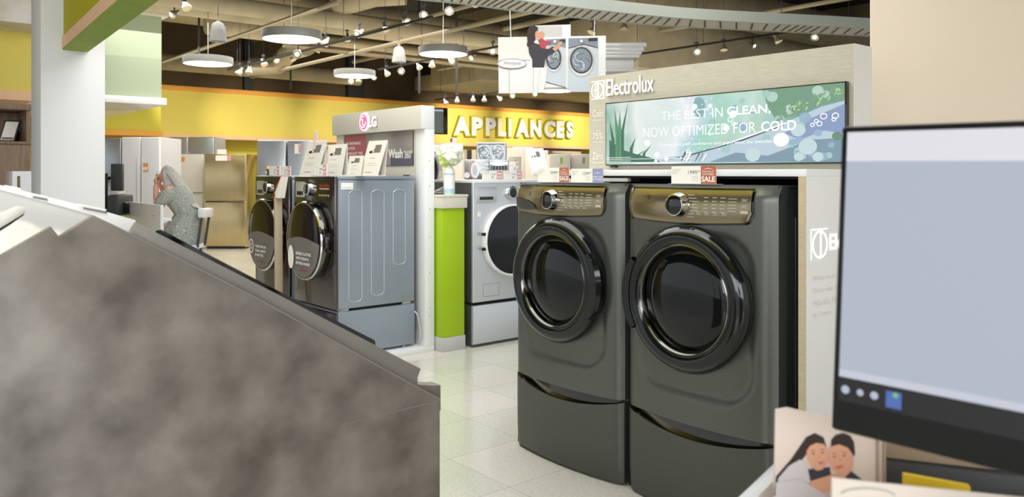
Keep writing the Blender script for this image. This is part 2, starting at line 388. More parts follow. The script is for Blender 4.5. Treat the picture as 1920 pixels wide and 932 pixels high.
# ---------------------------------------------------------------- titanium washer and dryer on pedestals
def sd(x, z, cx, cz, hx, hz, r):
    qx, qz = abs(x-cx)-hx+r, abs(z-cz)-hz+r
    return math.hypot(max(qx, 0), max(qz, 0))+min(max(qx, qz), 0)-r
def sstep(a, b_, v):
    t = max(0, min(1, (v-a)/(b_-a))); return t*t*(3-2*t)
def front_y(x, z, w_):
    u = abs(2*x/w_)
    y = -.045*(1-u*u)
    if u > .86: y += .05*((u-.86)/.14)**2*.5
    s_ = 1-sstep(-.02, .012, sd(x, z, 0, .83, .285, .33, .13))
    y += .014*s_
    t = sstep(1.30, 1.35, z); y += .022*t
    return y
def titan_machine(kind, label, xc, w_, side):
    """side: +1 handle bump on the right of the door, -1 on the left"""
    t = thing('clothes_'+kind if kind == 'dryer' else 'washing_machine', label, 'dryer' if kind == 'dryer' else 'washing machine', (xc, 2.665, 0), 0)
    hw = w_/2; z0, z1 = .385, 1.348
    b = B(); b.box(-hw+.012, hw-.012, .05, .70, z0, z1-.004, 'titan_side', .008)
    b.box(-hw+.012+.03, hw-.012-.03, .69, .705, .45, 1.25, 'dkgrey')
    # pressed frame on the right flank
    for (ya, yb_, za, zb_) in ((.16, .62, 1.22, 1.228), (.16, .168, .5, 1.22), (.612, .62, .5, 1.22)): b.box(hw-.014, hw-.008, ya, yb_, za, zb_, 'titan_side')
    b.done('cabinet', t)
    b = B()
    b.box(-hw+.004, hw-.004, .03, .70, z1-.004, z1+.006, 'silver_side', .004); b.done('top_panel', t)
    # front skin with its edges wrapped back
    b = B(); NU, NV = 56, 70
    def fn(u, v):
        x = (u-.5)*w_; z = z0+(z1-z0)*v; return (x, front_y(x, z, w_), z)
    b.grid(fn, NU, NV, 'titan')
    b.grid(lambda u, v: ((hw if u > .5 else hw), front_y(hw, z0+(z1-z0)*v, w_)+(.055)*u, z0+(z1-z0)*v), 3, 12, 'titan')
    b.grid(lambda u, v: (-hw, front_y(hw, z0+(z1-z0)*v, w_)+.055*(1-u), z0+(z1-z0)*v), 3, 12, 'titan')
    b.grid(lambda u, v: ((u-.5)*w_, front_y((u-.5)*w_, z1, w_)*(1-v)+.06*v, z1+.004*math.sin(v*PI/2)), NU, 4, 'silver_side')
    b.grid(lambda u, v: ((u-.5)*w_, front_y((u-.5)*w_, z0, w_)*v+.06*(1-v), z0), NU, 2, 'titan')
    b.done('front_panel', t)
    # console
    xa, xb, za, zb_ = -hw+.02, hw-.085, 1.212, 1.334
    def cy(x, z, off=0): return front_y(x, min(z, 1.30), w_)+.01*sstep(1.26, 1.34, z)-.010-off
    def cons(off, grow):
        def fn2(u, v):
            x = xa-grow+(xb-xa+2*grow)*u; zlo = za-grow-.012*math.sin(PI*u)
            # rounded lower corners
            e = min(u, 1-u)*(xb-xa); c = .03
            zlo2 = zlo+(c-math.sqrt(max(0, c*c-(c-min(e, c))**2)))
            z = zlo2+(zb_+grow-zlo2)*v
            y = cy(x, z, off)+.012*(2*v-1)**4*.5
            return (x, y, z)
        return fn2
    b = B(); b.grid(cons(-.004, .008), 48, 14, 'gloss_black')
    b.grid(cons(0, 0), 48, 14, 'bronze')
    c = b.done('control_panel', t)
    b = B()
    def mark(x, z, ww, hh): b.add([(x, cy(x, z)-.0025, z), (x+ww, cy(x+ww, z)-.0025, z), (x+ww, cy(x+ww, z+hh)-.0025, z+hh), (x, cy(x, z+hh)-.0025, z+hh)], [(0, 1, 2, 3)], 'ink_lt', False)
    kx = -.035 if kind == 'dryer' else -.03
    for r_ in range(8):
        mark(kx+.062-.006*abs(r_-3.5), 1.312-.0125*r_, .03+.008*((r_*7) % 3), .0022)
    for cidx, xx in enumerate((.085, .122, .158) if kind == 'dryer' else (.085, .120, .154)):
        for r_ in range(5): mark(xx, 1.303-.014*r_, .02, .0024)
    for r_ in range(5): mark(.192 if kind == 'dryer' else .186, 1.300-.012*r_, .035, .0022)
    for r_ in range(3):
        if r_ == 2: mark(.243, 1.290-.022*r_, .03, .010)
        else:
            x0_ = .243
            mark(x0_, 1.290-.022*r_, .028, .0012); mark(x0_, 1.300-.022*r_, .028, .0012); mark(x0_+.004, 1.295-.022*r_, .02, .002)
    for q in range(4):
        x0_ = kx+.085+.038*q; mark(x0_, 1.236, .028, .001); mark(x0_, 1.246, .028, .001); mark(x0_+.004, 1.240, .018, .002)
    # maker's emblem
    ex = -.21
    b.M = Matrix.Translation((ex, cy(ex, 1.30)-.003, 1.300)); b.ring(0, 0, .010, .010, .002, 0, 'ink_dark', 20); b.rect(.001, .004, -.008, .008, 0, 'ink_dark'); b.M = Matrix.Identity(4)
    b.done('printed_legend', c)
    # knob
    yk = cy(kx, 1.275)
    b = B(); b.lathe([(.050, 0), (.050, -.006), (.046, -.012), (.045, -.03), (.043, -.036), (.040, -.037)], 'chrome', (kx, yk, 1.272))
    b.lathe([(.0405, -.0365), (.032, -.040), (0, -.041)], 'gloss_black', (kx, yk, 1.272)); b.done('knob', t)
    if kind == 'washer':
        b = B()
        pl = [(-.330, 1.282), (-.28, 1.276), (-.22, 1.266), (-.165, 1.248), (-.145, 1.222), (-.23, 1.220), (-.318, 1.232)]
        pts = [(x, cy(x, z)-.0075, z) for x, z in pl]; b.add(pts, [list(range(len(pts)))[::-1]], 'gloss_black', False)
        for k in range(14):
            z = 1.214+.12*k/14; z2 = 1.214+.12*(k+1)/14; xx = -.125+.02*(k/14)
            b.add([(xx, cy(xx, z)-.002, z), (xx+.003, cy(xx, z)-.002, z), (xx+.004, cy(xx, z2)-.002, z2), (xx+.001, cy(xx, z2)-.002, z2)], [(0, 1, 2, 3)], 'ink_dark', False)
        b.done('detergent_drawer', t)
    # door : smoked outer ring, chrome bezel, dark bowl
    cz, yc = .893, -.040
    d = B(); Rr = .298
    d.lathe([(Rr-.012, .03), (Rr, .0), (Rr+.001, -.02), (Rr-.012, -.042), (Rr-.035, -.058), (Rr-.060, -.058), (Rr-.075, -.046)], 'smoke', (0, yc, cz), n=72)
    door = d.done('door', t)
    g = B(); g.lathe([(Rr-.074, -.047), (Rr-.079, -.050), (Rr-.085, -.045), (Rr-.090, -.032), (Rr-.094, -.012)], 'chrome' if False else 'dkchrome', (0, yc, cz), n=72); g.done('door_bezel', door)
    g = B(); g.lathe([(Rr-.091, -.016), (Rr-.115, -.030), (Rr-.16, -.040), (Rr-.22, -.047), (0, -.050)], 'glass_dark', (0, yc, cz), n=72); g.done('door_glass', door)
    g = B(); vs = []; fs = []
    for k in range(21):
        a = (-.50+1.0*k/20)*1.05; a = a if side > 0 else PI-a
        bump = .020*math.cos((k/20-.5)*PI)**.6 if 0 < k < 20 else 0
        for (rr, yy) in ((Rr-.03, -.057), (Rr-.004+bump*.6, -.058), (Rr+.004+bump, -.040), (Rr+.002+bump, -.018), (Rr-.02, -.01)):
            vs.append((rr*math.cos(a), yc+yy-.002, cz+rr*math.sin(a)))
    for k in range(20):
        for j in range(4): fs.append((k*5+j, k*5+j+1, (k+1)*5+j+1, (k+1)*5+j))
    g.add(vs, fs, 'smoke'); g.done('door_handle', door)
    # pedestal
    b = B(); b.box(-hw+.008, hw-.008, .05, .70, .012, .383, 'titan_side', .006); ped = b.done('pedestal', t)
    def py_(x): u = 2*x/w_; return -.040*(1-u*u)+(.02*((abs(u)-.9)/.1)**2 if abs(u) > .9 else 0)
    def ptop(x): return .374-.050*(1-(2*x/w_)**2)
    b = B(); b.grid(lambda u, v: ((u-.5)*w_, py_((u-.5)*w_)+.012*(1-v)**6*.8, .012+(ptop((u-.5)*w_)-.012)*v), 48, 10, 'ped_titan')
    b.grid(lambda u, v: ((u-.5)*w_, py_((u-.5)*w_)+.05*v, ptop((u-.5)*w_)-.02*v), 48, 2, 'bronze')
    b.grid(lambda u, v: (hw, py_(hw)+.055*u, .012+(ptop(hw)-.012)*v), 2, 2, 'ped_titan'); b.grid(lambda u, v: (-hw, py_(hw)+.055*(1-u), .012+(ptop(hw)-.012)*v), 2, 2, 'ped_titan')
    b.done('pedestal_drawer', ped)
    b = B(); b.grid(lambda u, v: ((u-.5)*w_*.98, py_((u-.5)*w_)*.8+.03+.01*v, .30+.086*v), 40, 4, 'gloss_black'); b.box(-hw+.02, hw-.02, .045, .06, .3, .386, 'matte_black'); b.done('drawer_recess', ped)
    for sx_ in (-1, 1):
        for yy in (.1, .6):
            b = B(); b.lathe([(0, 0), (.025, 0), (.025, .008), (.012, .014), (0, .014)], 'black', (sx_*(hw-.07), yy, 0), 'z', 16); b.done('foot', ped)
    return t
M['dkchrome'] = mat('dark_chrome', (100, 99, 95), .13, metal=1)
titan_machine('washer', 'dark titanium front-load washer with a detergent drawer, standing left of the matching dryer', -2.785, .735, 1)
titan_machine('dryer', 'dark titanium dryer nearest the camera, on a pedestal beside the white bay wall', -2.020, .735, -1)

# ---------------------------------------------------------------- bay behind them (open cabinet with the lit header)
bay = thing('display_bay', 'white and beige appliance bay with a tall linen header around the dark washer pair', 'display cabinet', (-1.555, 2.715, 0))
ox, oy = -1.555, 2.715
b = B(); b.box(-.030, 0, 0, .82, 0, 1.388, 'gloss_white', .001); b.box(-.0305, -.0005, -.003, 0, 0, 1.388, 'beige_edge')
sp = b.done('side_panel', bay)
b = B()
y_, Dp = onX(1525, ox)
def sidex(px): return onX(px, ox+.002)[0]-oy
b.M = Matrix.Translation((.0025, 0, 0)) @ Matrix.Rotation(PI/2, 4, 'Z')
ya, yb_ = sidex(1524), sidex(1552); zA, zB = zat(488, 2.96), zat(432, 2.96)
b.ring((ya+yb_)/2, (zA+zB)/2, (yb_-ya)/2, (zB-zA)/2*.95, .006, 0, 'sign_halo'); b.rect((ya+yb_)/2+.002, (ya+yb_)/2+.010, zA+.008, zB-.006, 0, 'sign_halo')
b.rect(ya-.012, ya-.008, zA, zB, 0, 'sign_halo'); b.rect(ya-.012, yb_, zB, zB+.004, 0, 'sign_halo'); 
b.done('emblem', sp); MM = b.M
b = B(); b.M = MM; b.text('Electrolux', sidex(1556), sidex(1556)+.36, zA+.03, zB-.02, 0, 'sign_halo', bold=.01); b.done('side_lettering', sp); b = B(); b.M = MM
for i, s_ in enumerate(('What we do today', 'Electrolux Group was named', 'World\'s Most Sustainable', 'by Davos')):
    b.text(s_, sidex(1524), sidex(1524)+.02*len(s_)*.85, zA-.085-.045*i, zA-.06-.045*i, 0, 'paper')
b.done('side_caption', sp)
b = B(); b.box(-1.515, 0, 0, .83, 1.388, 1.416, 'gloss_white', .002); b.done('ledge', bay)
b = B(); b.box(-1.515, -.03, .80, .83, .02, 1.388, 'matte_black'); b.box(-1.515, -1.49, .72, .80, 0, 1.388, 'beige_edge'); b.box(-1.49, -.032, .03, .8, 1.378, 1.388, 'matte_black'); b.box(-.034, -.0305, .004, .8, 0, 1.388, 'matte_black'); b.done('back_panel', bay)
hx0 = onY(1105, 3.07)[0]-ox
b = B(); b.box(hx0, -.001, .355, .50, 1.416, 1.914, 'linen'); b.box(hx0+.002, .001, .357, .502, 1.417, 1.9145, 'gloss_white'); hd = b.done('header', bay)
def hxx(px): return onY(px, 3.07)[0]-ox
def hz(px, py): return zat(py, onY(px, 3.07)[1])
b = B(); hy = .354
b.text('Electrolux', hxx(1140), hxx(1228), hz(1140, 181), hz(1140, 149), hy, 'letter_side', ext=.012, bold=.012)
b.text('Electrolux', hxx(1140), hxx(1228), hz(1140, 181)+.002, hz(1140, 149)-.002, hy-.013, 'sign_glow', bold=-.004)
x0, x1 = hxx(1110), hxx(1134); za, zb_ = hz(1122, 186), hz(1122, 152)
cxx, czz = (x0+x1)/2-.004, (za+zb_)/2
b.ring(cxx, czz, (x1-x0)/2-.003, (zb_-za)/2-.006, .005, hy-.004, 'sign_glow'); b.rect(x1-.006, x1, za, zb_, hy-.004, 'sign_glow')
b.rect(x0, x1, zb_-.003, zb_, hy-.004, 'sign_glow'); b.rect(x0, x1, za, za+.003, hy-.004, 'sign_glow')
b.flat([(cxx+.002, za+.01), (cxx+.009, za+.006), (cxx+.009, zb_-.008), (cxx+.002, zb_-.012)], hy-.004, 'sign_glow')
b.flat([(cxx-.028, czz), (cxx-.002, czz+.006), (cxx-.002, czz-.006)], hy-.004, 'sign_glow'); b.ring(cxx+.012, czz, .03, .036, .003, hy-.004, 'sign_glow', 16, PI*.6, PI*1.4)
b.done('backlit_lettering', hd)
b = B()
for s_, py0, py1 in (('Cold', 219, 206), ('75%', 261, 249), ('Zero', 299, 286)):
    b.text(s_, hxx(1112), hxx(1131), hz(1121, py0), hz(1121, py1), hy-.001, 'paper', bold=-.008)
    b.text('washes cleaner' if s_ == 'Cold' else 'energy savings' if s_ == '75%' else 'waste to landfill', hxx(1112), hxx(1132), hz(1121, py0+7), hz(1121, py0+4), hy-.001, 'paper')
b.text('up to', hxx(1118), hxx(1126), hz(1121, 247), hz(1121, 244), hy-.001, 'paper')
b.done('small_lettering', hd)
# the long screen
sx0, sx1 = hxx(1143)+ox, hxx(1590)+ox; sw = (sx1-sx0)/2; scx = (sx0+sx1)/2; sz0, sz1 = 1.4455, 1.759; scz = (sz0+sz1)/2
scr = thing('display_screen', 'long glowing screen with green leaves, bubbles and white slogan above the dark washers', 'screen', (scx, 3.07, scz))
b = B(); b.box(-sw-.006, sw+.006, -.025, 0, -.163, .163, 'gloss_black', .002); b.done('bezel', scr)
b = B(); b.rect(-sw, sw, -.157, .157, -.026, 'screen'); pic = b.done('picture', scr)
def S(px, py):      # photo point on the screen plane, in the screen's own frame
    x, D = onY(px, 3.045); return (x-scx, zat(py, D)-scz)
b = B()
def clampz(p): return (max(-sw, min(sw, p[0])), max(-.157, min(.157, p[1])))
def spoly(pts, m, y=-.0265): b.flat([clampz(S(*p)) for p in pts], y, m)
spoly([(1185, 305), (1240, 296), (1300, 288), (1380, 262), (1450, 238), (1500, 218), (1540, 200), (1590, 188), (1590, 302), (1400, 304)], em('screen_water', (196, 216, 228), .82))
spoly([(1470, 250), (1520, 222), (1560, 205), (1590, 194), (1590, 250), (1545, 245), (1500, 262)], 's_blue', -.0267)
spoly([(1330, 304), (1380, 286), (1440, 292), (1520, 262), (1590, 258), (1590, 304)], em('screen_slate', (134, 162, 178), .8), -.0266)
spoly([(1430, 168), (1480, 160), (1590, 155), (1590, 182), (1540, 196), (1500, 212), (1456, 226), (1440, 200)], em('screen_shade', (122, 164, 138), .8), -.0267)
spoly([(1143, 304), (1143, 262), (1165, 280), (1190, 288), (1222, 296), (1240, 304)], 's_leaf', -.0266)
spoly([(1304, 184), (1312, 182), (1319, 186), (1323, 196), (1322, 208), (1317, 219), (1309, 222), (1302, 214), (1299, 200)], em('screen_teal_dark', (142, 184, 186), .8), -.0267)
for (x0, y0_, x1, y1_, w0) in ((1152, 200, 1158, 300, 7), (1163, 206, 1162, 300, 8), (1178, 190, 1168, 300, 5), (1192, 258, 1184, 300, 6), (1212, 280, 1196, 303, 5), (1222, 272, 1208, 303, 5), (1143, 225, 1150, 300, 6)):
    spoly([(x0, y0_), (x1+w0/2, (y0_+y1_)/2), (x1+w0/2, y1_), (x1-w0/2, y1_), (x1-w0/2, (y0_+y1_)/2)], 's_leaf' if w0 < 7 else em('screen_blade', (96, 156, 118), .8), -.0270)
rr = random.Random(3)
for k in range(60):         # moss leaves along the upper right branch
    f_ = rr.random(); x = 1460+128*f_; y = 214-44*f_+rr.uniform(-10, 12-8*f_); y = max(158, y); a = rr.uniform(0, PI); L_ = rr.uniform(4, 8)
    ca, sa = math.cos(a)*L_, math.sin(a)*L_
    if x+abs(ca) > 1588 or y-abs(sa) < 153: continue
    spoly([(x-ca, y-sa), (x-sa*.3, y+ca*.3), (x+ca, y+sa), (x+sa*.3, y-ca*.3)], 's_leaf2' if k % 3 else em('moss_pale', (190, 214, 170), .85), -.0272-.00001*k)
for (x, y, r_, m) in ((1500, 172, 10, 's_bokeh'), (1465, 262, 13, 's_white'), (1515, 275, 15, 's_bokeh'), (1497, 244, 12, 's_bokeh'), (1534, 294, 9, 's_bokeh'), (1498, 294, 8, 's_bokeh'), (1412, 290, 13, 's_bokeh'), (1303, 200, 5, 's_white'), (1332, 199, 4, 's_white'), (1232, 290, 5, 's_white'), (1214, 268, 6, 's_white'), (1250, 298, 4, 's_white'), (1283, 176, 3, 's_white'), (1330, 162, 3, 's_white'), (1403, 172, 5, 's_bokeh'), (1570, 255, 8, em('screen_green_bubble', (110, 150, 128), .8)), (1362, 240, 6, 's_white'), (1375, 214, 7, 's_white'), (1230, 302, 3, 's_white')):
    c_ = S(x, y); k_ = onY(x, 3.045)[1]/F
    if abs(c_[1])+r_*k_ < .157: b.ell(c_[0], c_[1], r_*k_*1.25, r_*k_, -.0274, m)
for k in range(46):
    x, y = rr.uniform(1330, 1585), rr.uniform(165, 300); r_ = rr.uniform(3, 11); c_ = S(x, y); k_ = onY(x, 3.045)[1]/F
    if abs(c_[1])+r_*k_ < .155 and abs(c_[0])+r_*k_*1.25 < sw: b.ell(c_[0], c_[1], r_*k_*1.25, r_*k_, -.02672-.000008*k, 's_soft%d' % (k % 3), 24)
for (x, y, r_) in ((1545, 218, 6), (1567, 217, 6), (1537, 232, 5), (1524, 234, 4), (1531, 227, 4), (1564, 224, 4), (1290, 284, 4), (1288, 296, 5), (1370, 224, 5), (1376, 232, 4)):
    c_ = S(x, y); k_ = onY(x, 3.045)[1]/F
    if abs(c_[1])+r_*k_ < .157: b.ring(c_[0], c_[1], r_*k_*1.2, r_*k_, .004, -.0276, 's_white', 16)
for k in range(46):
    x = 1284+rr.gauss(0, 5)+(60*rr.random() if k % 2 else 0); y = rr.uniform(165, 300); c_ = S(x, y)
    if abs(c_[1]) < .153: b.ell(c_[0], c_[1], .0035, .0028, -.0275, 's_white', 8)
for k in range(12):
    x = 1276+rr.uniform(0, 48); spoly([(x, 302), (x+8, 288-rr.uniform(0, 8)), (x+9.5, 289), (x+1.5, 302)], 's_dark' if k % 2 else 's_white', -.0273)
spoly([(1240, 302.5), (1300, 288), (1390, 262), (1470, 232), (1471, 235), (1390, 265), (1300, 290.5)], 's_dark', -.0271)
spoly([(1330, 280), (1390, 259), (1475, 229), (1476, 231.5), (1390, 262)], 's_white', -.02735)
b.done('picture_details', pic)
def stext(s_, pa_, pb_, h_, bold):   # baseline from photo point pa_ to pb_, cap height h_ px at the left end
    b = B(); a_, c_ = S(*pa_), S(*pb_); kk = onY(pa_[0], 3.045)[1]/F
    b.text(s_, a_[0], c_[0], a_[1], a_[1]+h_*kk, -.029, 's_white', bold=bold); b.done('slogan_words', scr)
stext('THE BEST IN', (1241, 226.5), (1356, 220), 17, -.002); stext('CLEAN,', (1364, 219.5), (1446, 214), 19, .02)
stext('NOW OPTIMIZED FOR', (1207, 258), (1418, 250), 18, -.004); stext('COLD', (1428, 247), (1494, 244), 19, .02)
stext('Choose cold with confidence and experience the benefits.', (1236, 276), (1450, 270), 7, .004)
b = B()
for k in range(4): b.rect(-sw+.006, -sw+(.55 if k in (0, 2) else .17), -.150+.009*k, -.1475+.009*k, -.029, 's_white')
b.done('fine_print', scr)
b = B(); p = S(1150, 309); b.box(p[0]-.02, p[0]+.02, -.03, -.01, -.172, -.163, 'gloss_black', .003); b.done('sensor_foot', scr)

# ---------------------------------------------------------------- price tags on the washers
def price_tag(label, x0, x1, y, z, h, price, split, col, kind):
    t = thing('price_tag', label, 'price tag', ((x0+x1)/2, y, z), 0)
    hw = (x1-x0)/2
    b = B(); b.box(-hw, hw, -.001, .001, .002, h, 'paper'); b.done('card', t)
    b = B(); b.box(-hw-.003, hw+.02, -.02, .02, 0, .002, 'acrylic'); b.done('holder', t)
    sx_ = -hw+2*hw*split
    b = B(); b.rect(sx_, hw, .002, h, -.0015, col)
    if kind == 'SALE':
        b.text('SALE', sx_+.004, hw-.004, h*.14, h*.44, -.0025, 'paper', bold=.03)
        b.text('FAMILY', sx_+.008, hw-.008, h*.64, h*.74, -.0025, 'paper', bold=.01); b.text('OWNED', sx_+.008, hw-.008, h*.5, h*.6, -.0025, 'paper', bold=.01)
        b.flat([(sx_+.008, h*.78), ((sx_+hw)/2, h*.9), (hw-.008, h*.78), ((sx_+hw)/2, h*.86)], -.0025, 'paper')
    else:
        b.text('EVERY DAY', sx_+.003, hw-.003, h*.36, h*.48, -.0025, 'paper', bold=.02); b.text('LOW PRICE', sx_+.003, hw-.003, h*.18, h*.3, -.0025, 'paper', bold=.02)
        b.flat([(sx_+.008, h*.62), ((sx_+hw)/2, h*.75), (hw-.008, h*.62), ((sx_+hw)/2, h*.69)], -.0025, 'paper')
    b.done('offer_print', t)
    b = B(); b.text(price, sx_-.062, sx_-.018, h*.56, h*.76, -.002, 'ink'); b.text('99', sx_-.015, sx_-.004, h*.66, h*.76, -.002, 'ink')
    for k in range(4): b.rect(-hw+.006, -hw+.05-.008*k, h*.82-h*.09*k, h*.84-h*.09*k, -.002, 'ink_lt')
    for k in range(3): b.rect(sx_-.045, sx_-.012, h*.42-h*.12*k, h*.44-h*.12*k, -.002, 'ink_lt')
    b.done('price_print', t); return t
zt_ = 1.3555
x0, D = onY(1009, 2.668); x1, _ = onY(1067, 2.668)
price_tag('price tag with an orange-red SALE block, standing on the left dark washer', x0, x1, 2.668, zt_, 27*D/F, '999', .70, 'sale', 'SALE')
x0, D = onY(1071, 2.668); x1, _ = onY(1131, 2.668)
price_tag('price tag with a lilac everyday-price block, standing on the left dark washer', x0, x1, 2.668, zt_, 26*D/F, '1299', .68, 'lilac', 'LOW')
x0, D = onY(1259, 2.668); x1, _ = onY(1343, 2.668)
price_tag('price tag with an orange-red SALE block, standing on the right dark dryer', x0, x1, 2.668, zt_, 33*D/F, '1999', .67, 'sale', 'SALE')

# ---------------------------------------------------------------- LG bay with two graphite machines
fb = thing('display_bay', 'white appliance bay with a round-logo header behind the graphite washers', 'display cabinet', (-5.23, 3.50, 0))
ox, oy = -5.23, 3.50
b = B(); b.box(-1.55, 0, -.88, .09, 0, .045, 'gloss_white', .003); b.done('base_platform', fb)
b = B(); b.box(-.13, 0, 0, .09, .045, 1.75, 'gloss_white', .003)
for zz in (.28, .34, .62, .9, 1.12, 1.3, 1.5): b.ball((.0, .045, zz), .004, 'grey', n=8)
b.done('post', fb)
b = B(); b.box(-1.46, -1.36, 0, .09, .045, 1.75, 'cream', .003); b.done('post', fb)
b = B(); b.box(-1.36, -.13, .02, .09, .045, 1.75, 'cream'); b.done('back_panel', fb)
b = B(); b.box(-1.47, 0, -.037, .09, 1.747, 1.932, 'cream', .003); b.box(-.004, .001, -.035, .088, 1.749, 1.93, 'gloss_white', .001); hd = b.done('header', fb)
def lx(px, Y=3.463): return onY(px, Y)[0]-ox
def lz(px, py, Y=3.463): return zat(py, onY(px, Y)[1])
b = B(); cc = lx(684); zc = lz(684, 229)
b.lathe([(.078, -.001), (.078, -.012), (0, -.012)], 'sign_halo', (cc, -.037, zc)); b.lathe([(.066, -.012), (.064, -.02), (0, -.02)], 'sign_pink', (cc, -.037, zc))
b.ring(cc, zc, .052, .052, .008, -.059, 'sign_glow', 30, R_(60), R_(360)); b.rect(cc-.004, cc+.004, zc-.03, zc+.03, -.059, 'sign_glow'); b.rect(cc, cc+.024, zc-.03, zc-.022, -.059, 'sign_glow'); b.ell(cc-.02, zc+.02, .008, .008, -.059, 'sign_glow', 12)
b.text('LG', lx(694), lx(709), lz(700, 239), lz(700, 218), -.038, 'letter_side', ext=.016, bold=.04); b.text('LG', lx(694)+.004, lx(709)-.004, lz(700, 239)+.003, lz(700, 218)-.003, -.055, 'sign_glow', bold=.02); b.done('backlit_emblem', hd)
px0, px1 = lx(646, 3.515), lx(775, 3.515)
b = B(); b.box(px0, px1, .012, .02, 1.462, 1.742, 'gloss_black'); pn = b.done('poster', fb)
M['post_grey'] = mat('poster_greys', (112, 108, 112), .25, rgb2=(178, 168, 164), vscale=2.2, coat=.6)
b = B(); b.rect(px0+.01, px1, 1.464, 1.740, .0115, 'post_grey'); b.rect(px0+.01, px0+.40, 1.464, 1.740, .011, mat('poster_rose', (178, 96, 108), .3, coat=.6)); b.rect(px0+.005, px0+.012, 1.464, 1.74, .011, 'lg_red')
b.rect(px0+.80, px1, 1.464, 1.56, .0112, mat('poster_indigo', (92, 90, 110), .3, coat=.6))
b.text('HIGH PERFORMANCE', px0+.03, px0+.30, 1.655, 1.68, .0105, 'paper', bold=.02); b.text('INTUITIVE', px0+.03, px0+.20, 1.61, 1.635, .0105, 'paper', bold=.02); b.text('TECHNOLOGY THAT', px0+.03, px0+.34, 1.565, 1.59, .0105, 'paper', bold=.02)
wz0, wz1 = lz(735, 297, 3.51), lz(735, 282, 3.51)
b.text('Turbo', lx(703, 3.51), lx(727, 3.51), wz0, wz1+.005, .0105, 'red', bold=.0); b.text('Wash', lx(728, 3.51), lx(755, 3.51), wz0, wz1+.01, .0105, 'paper', bold=.03); b.text('360°', lx(758, 3.51), lx(773, 3.51), wz0-.004, wz1-.005, .0105, 'paper', bold=.01)
b.done('poster_print', pn)

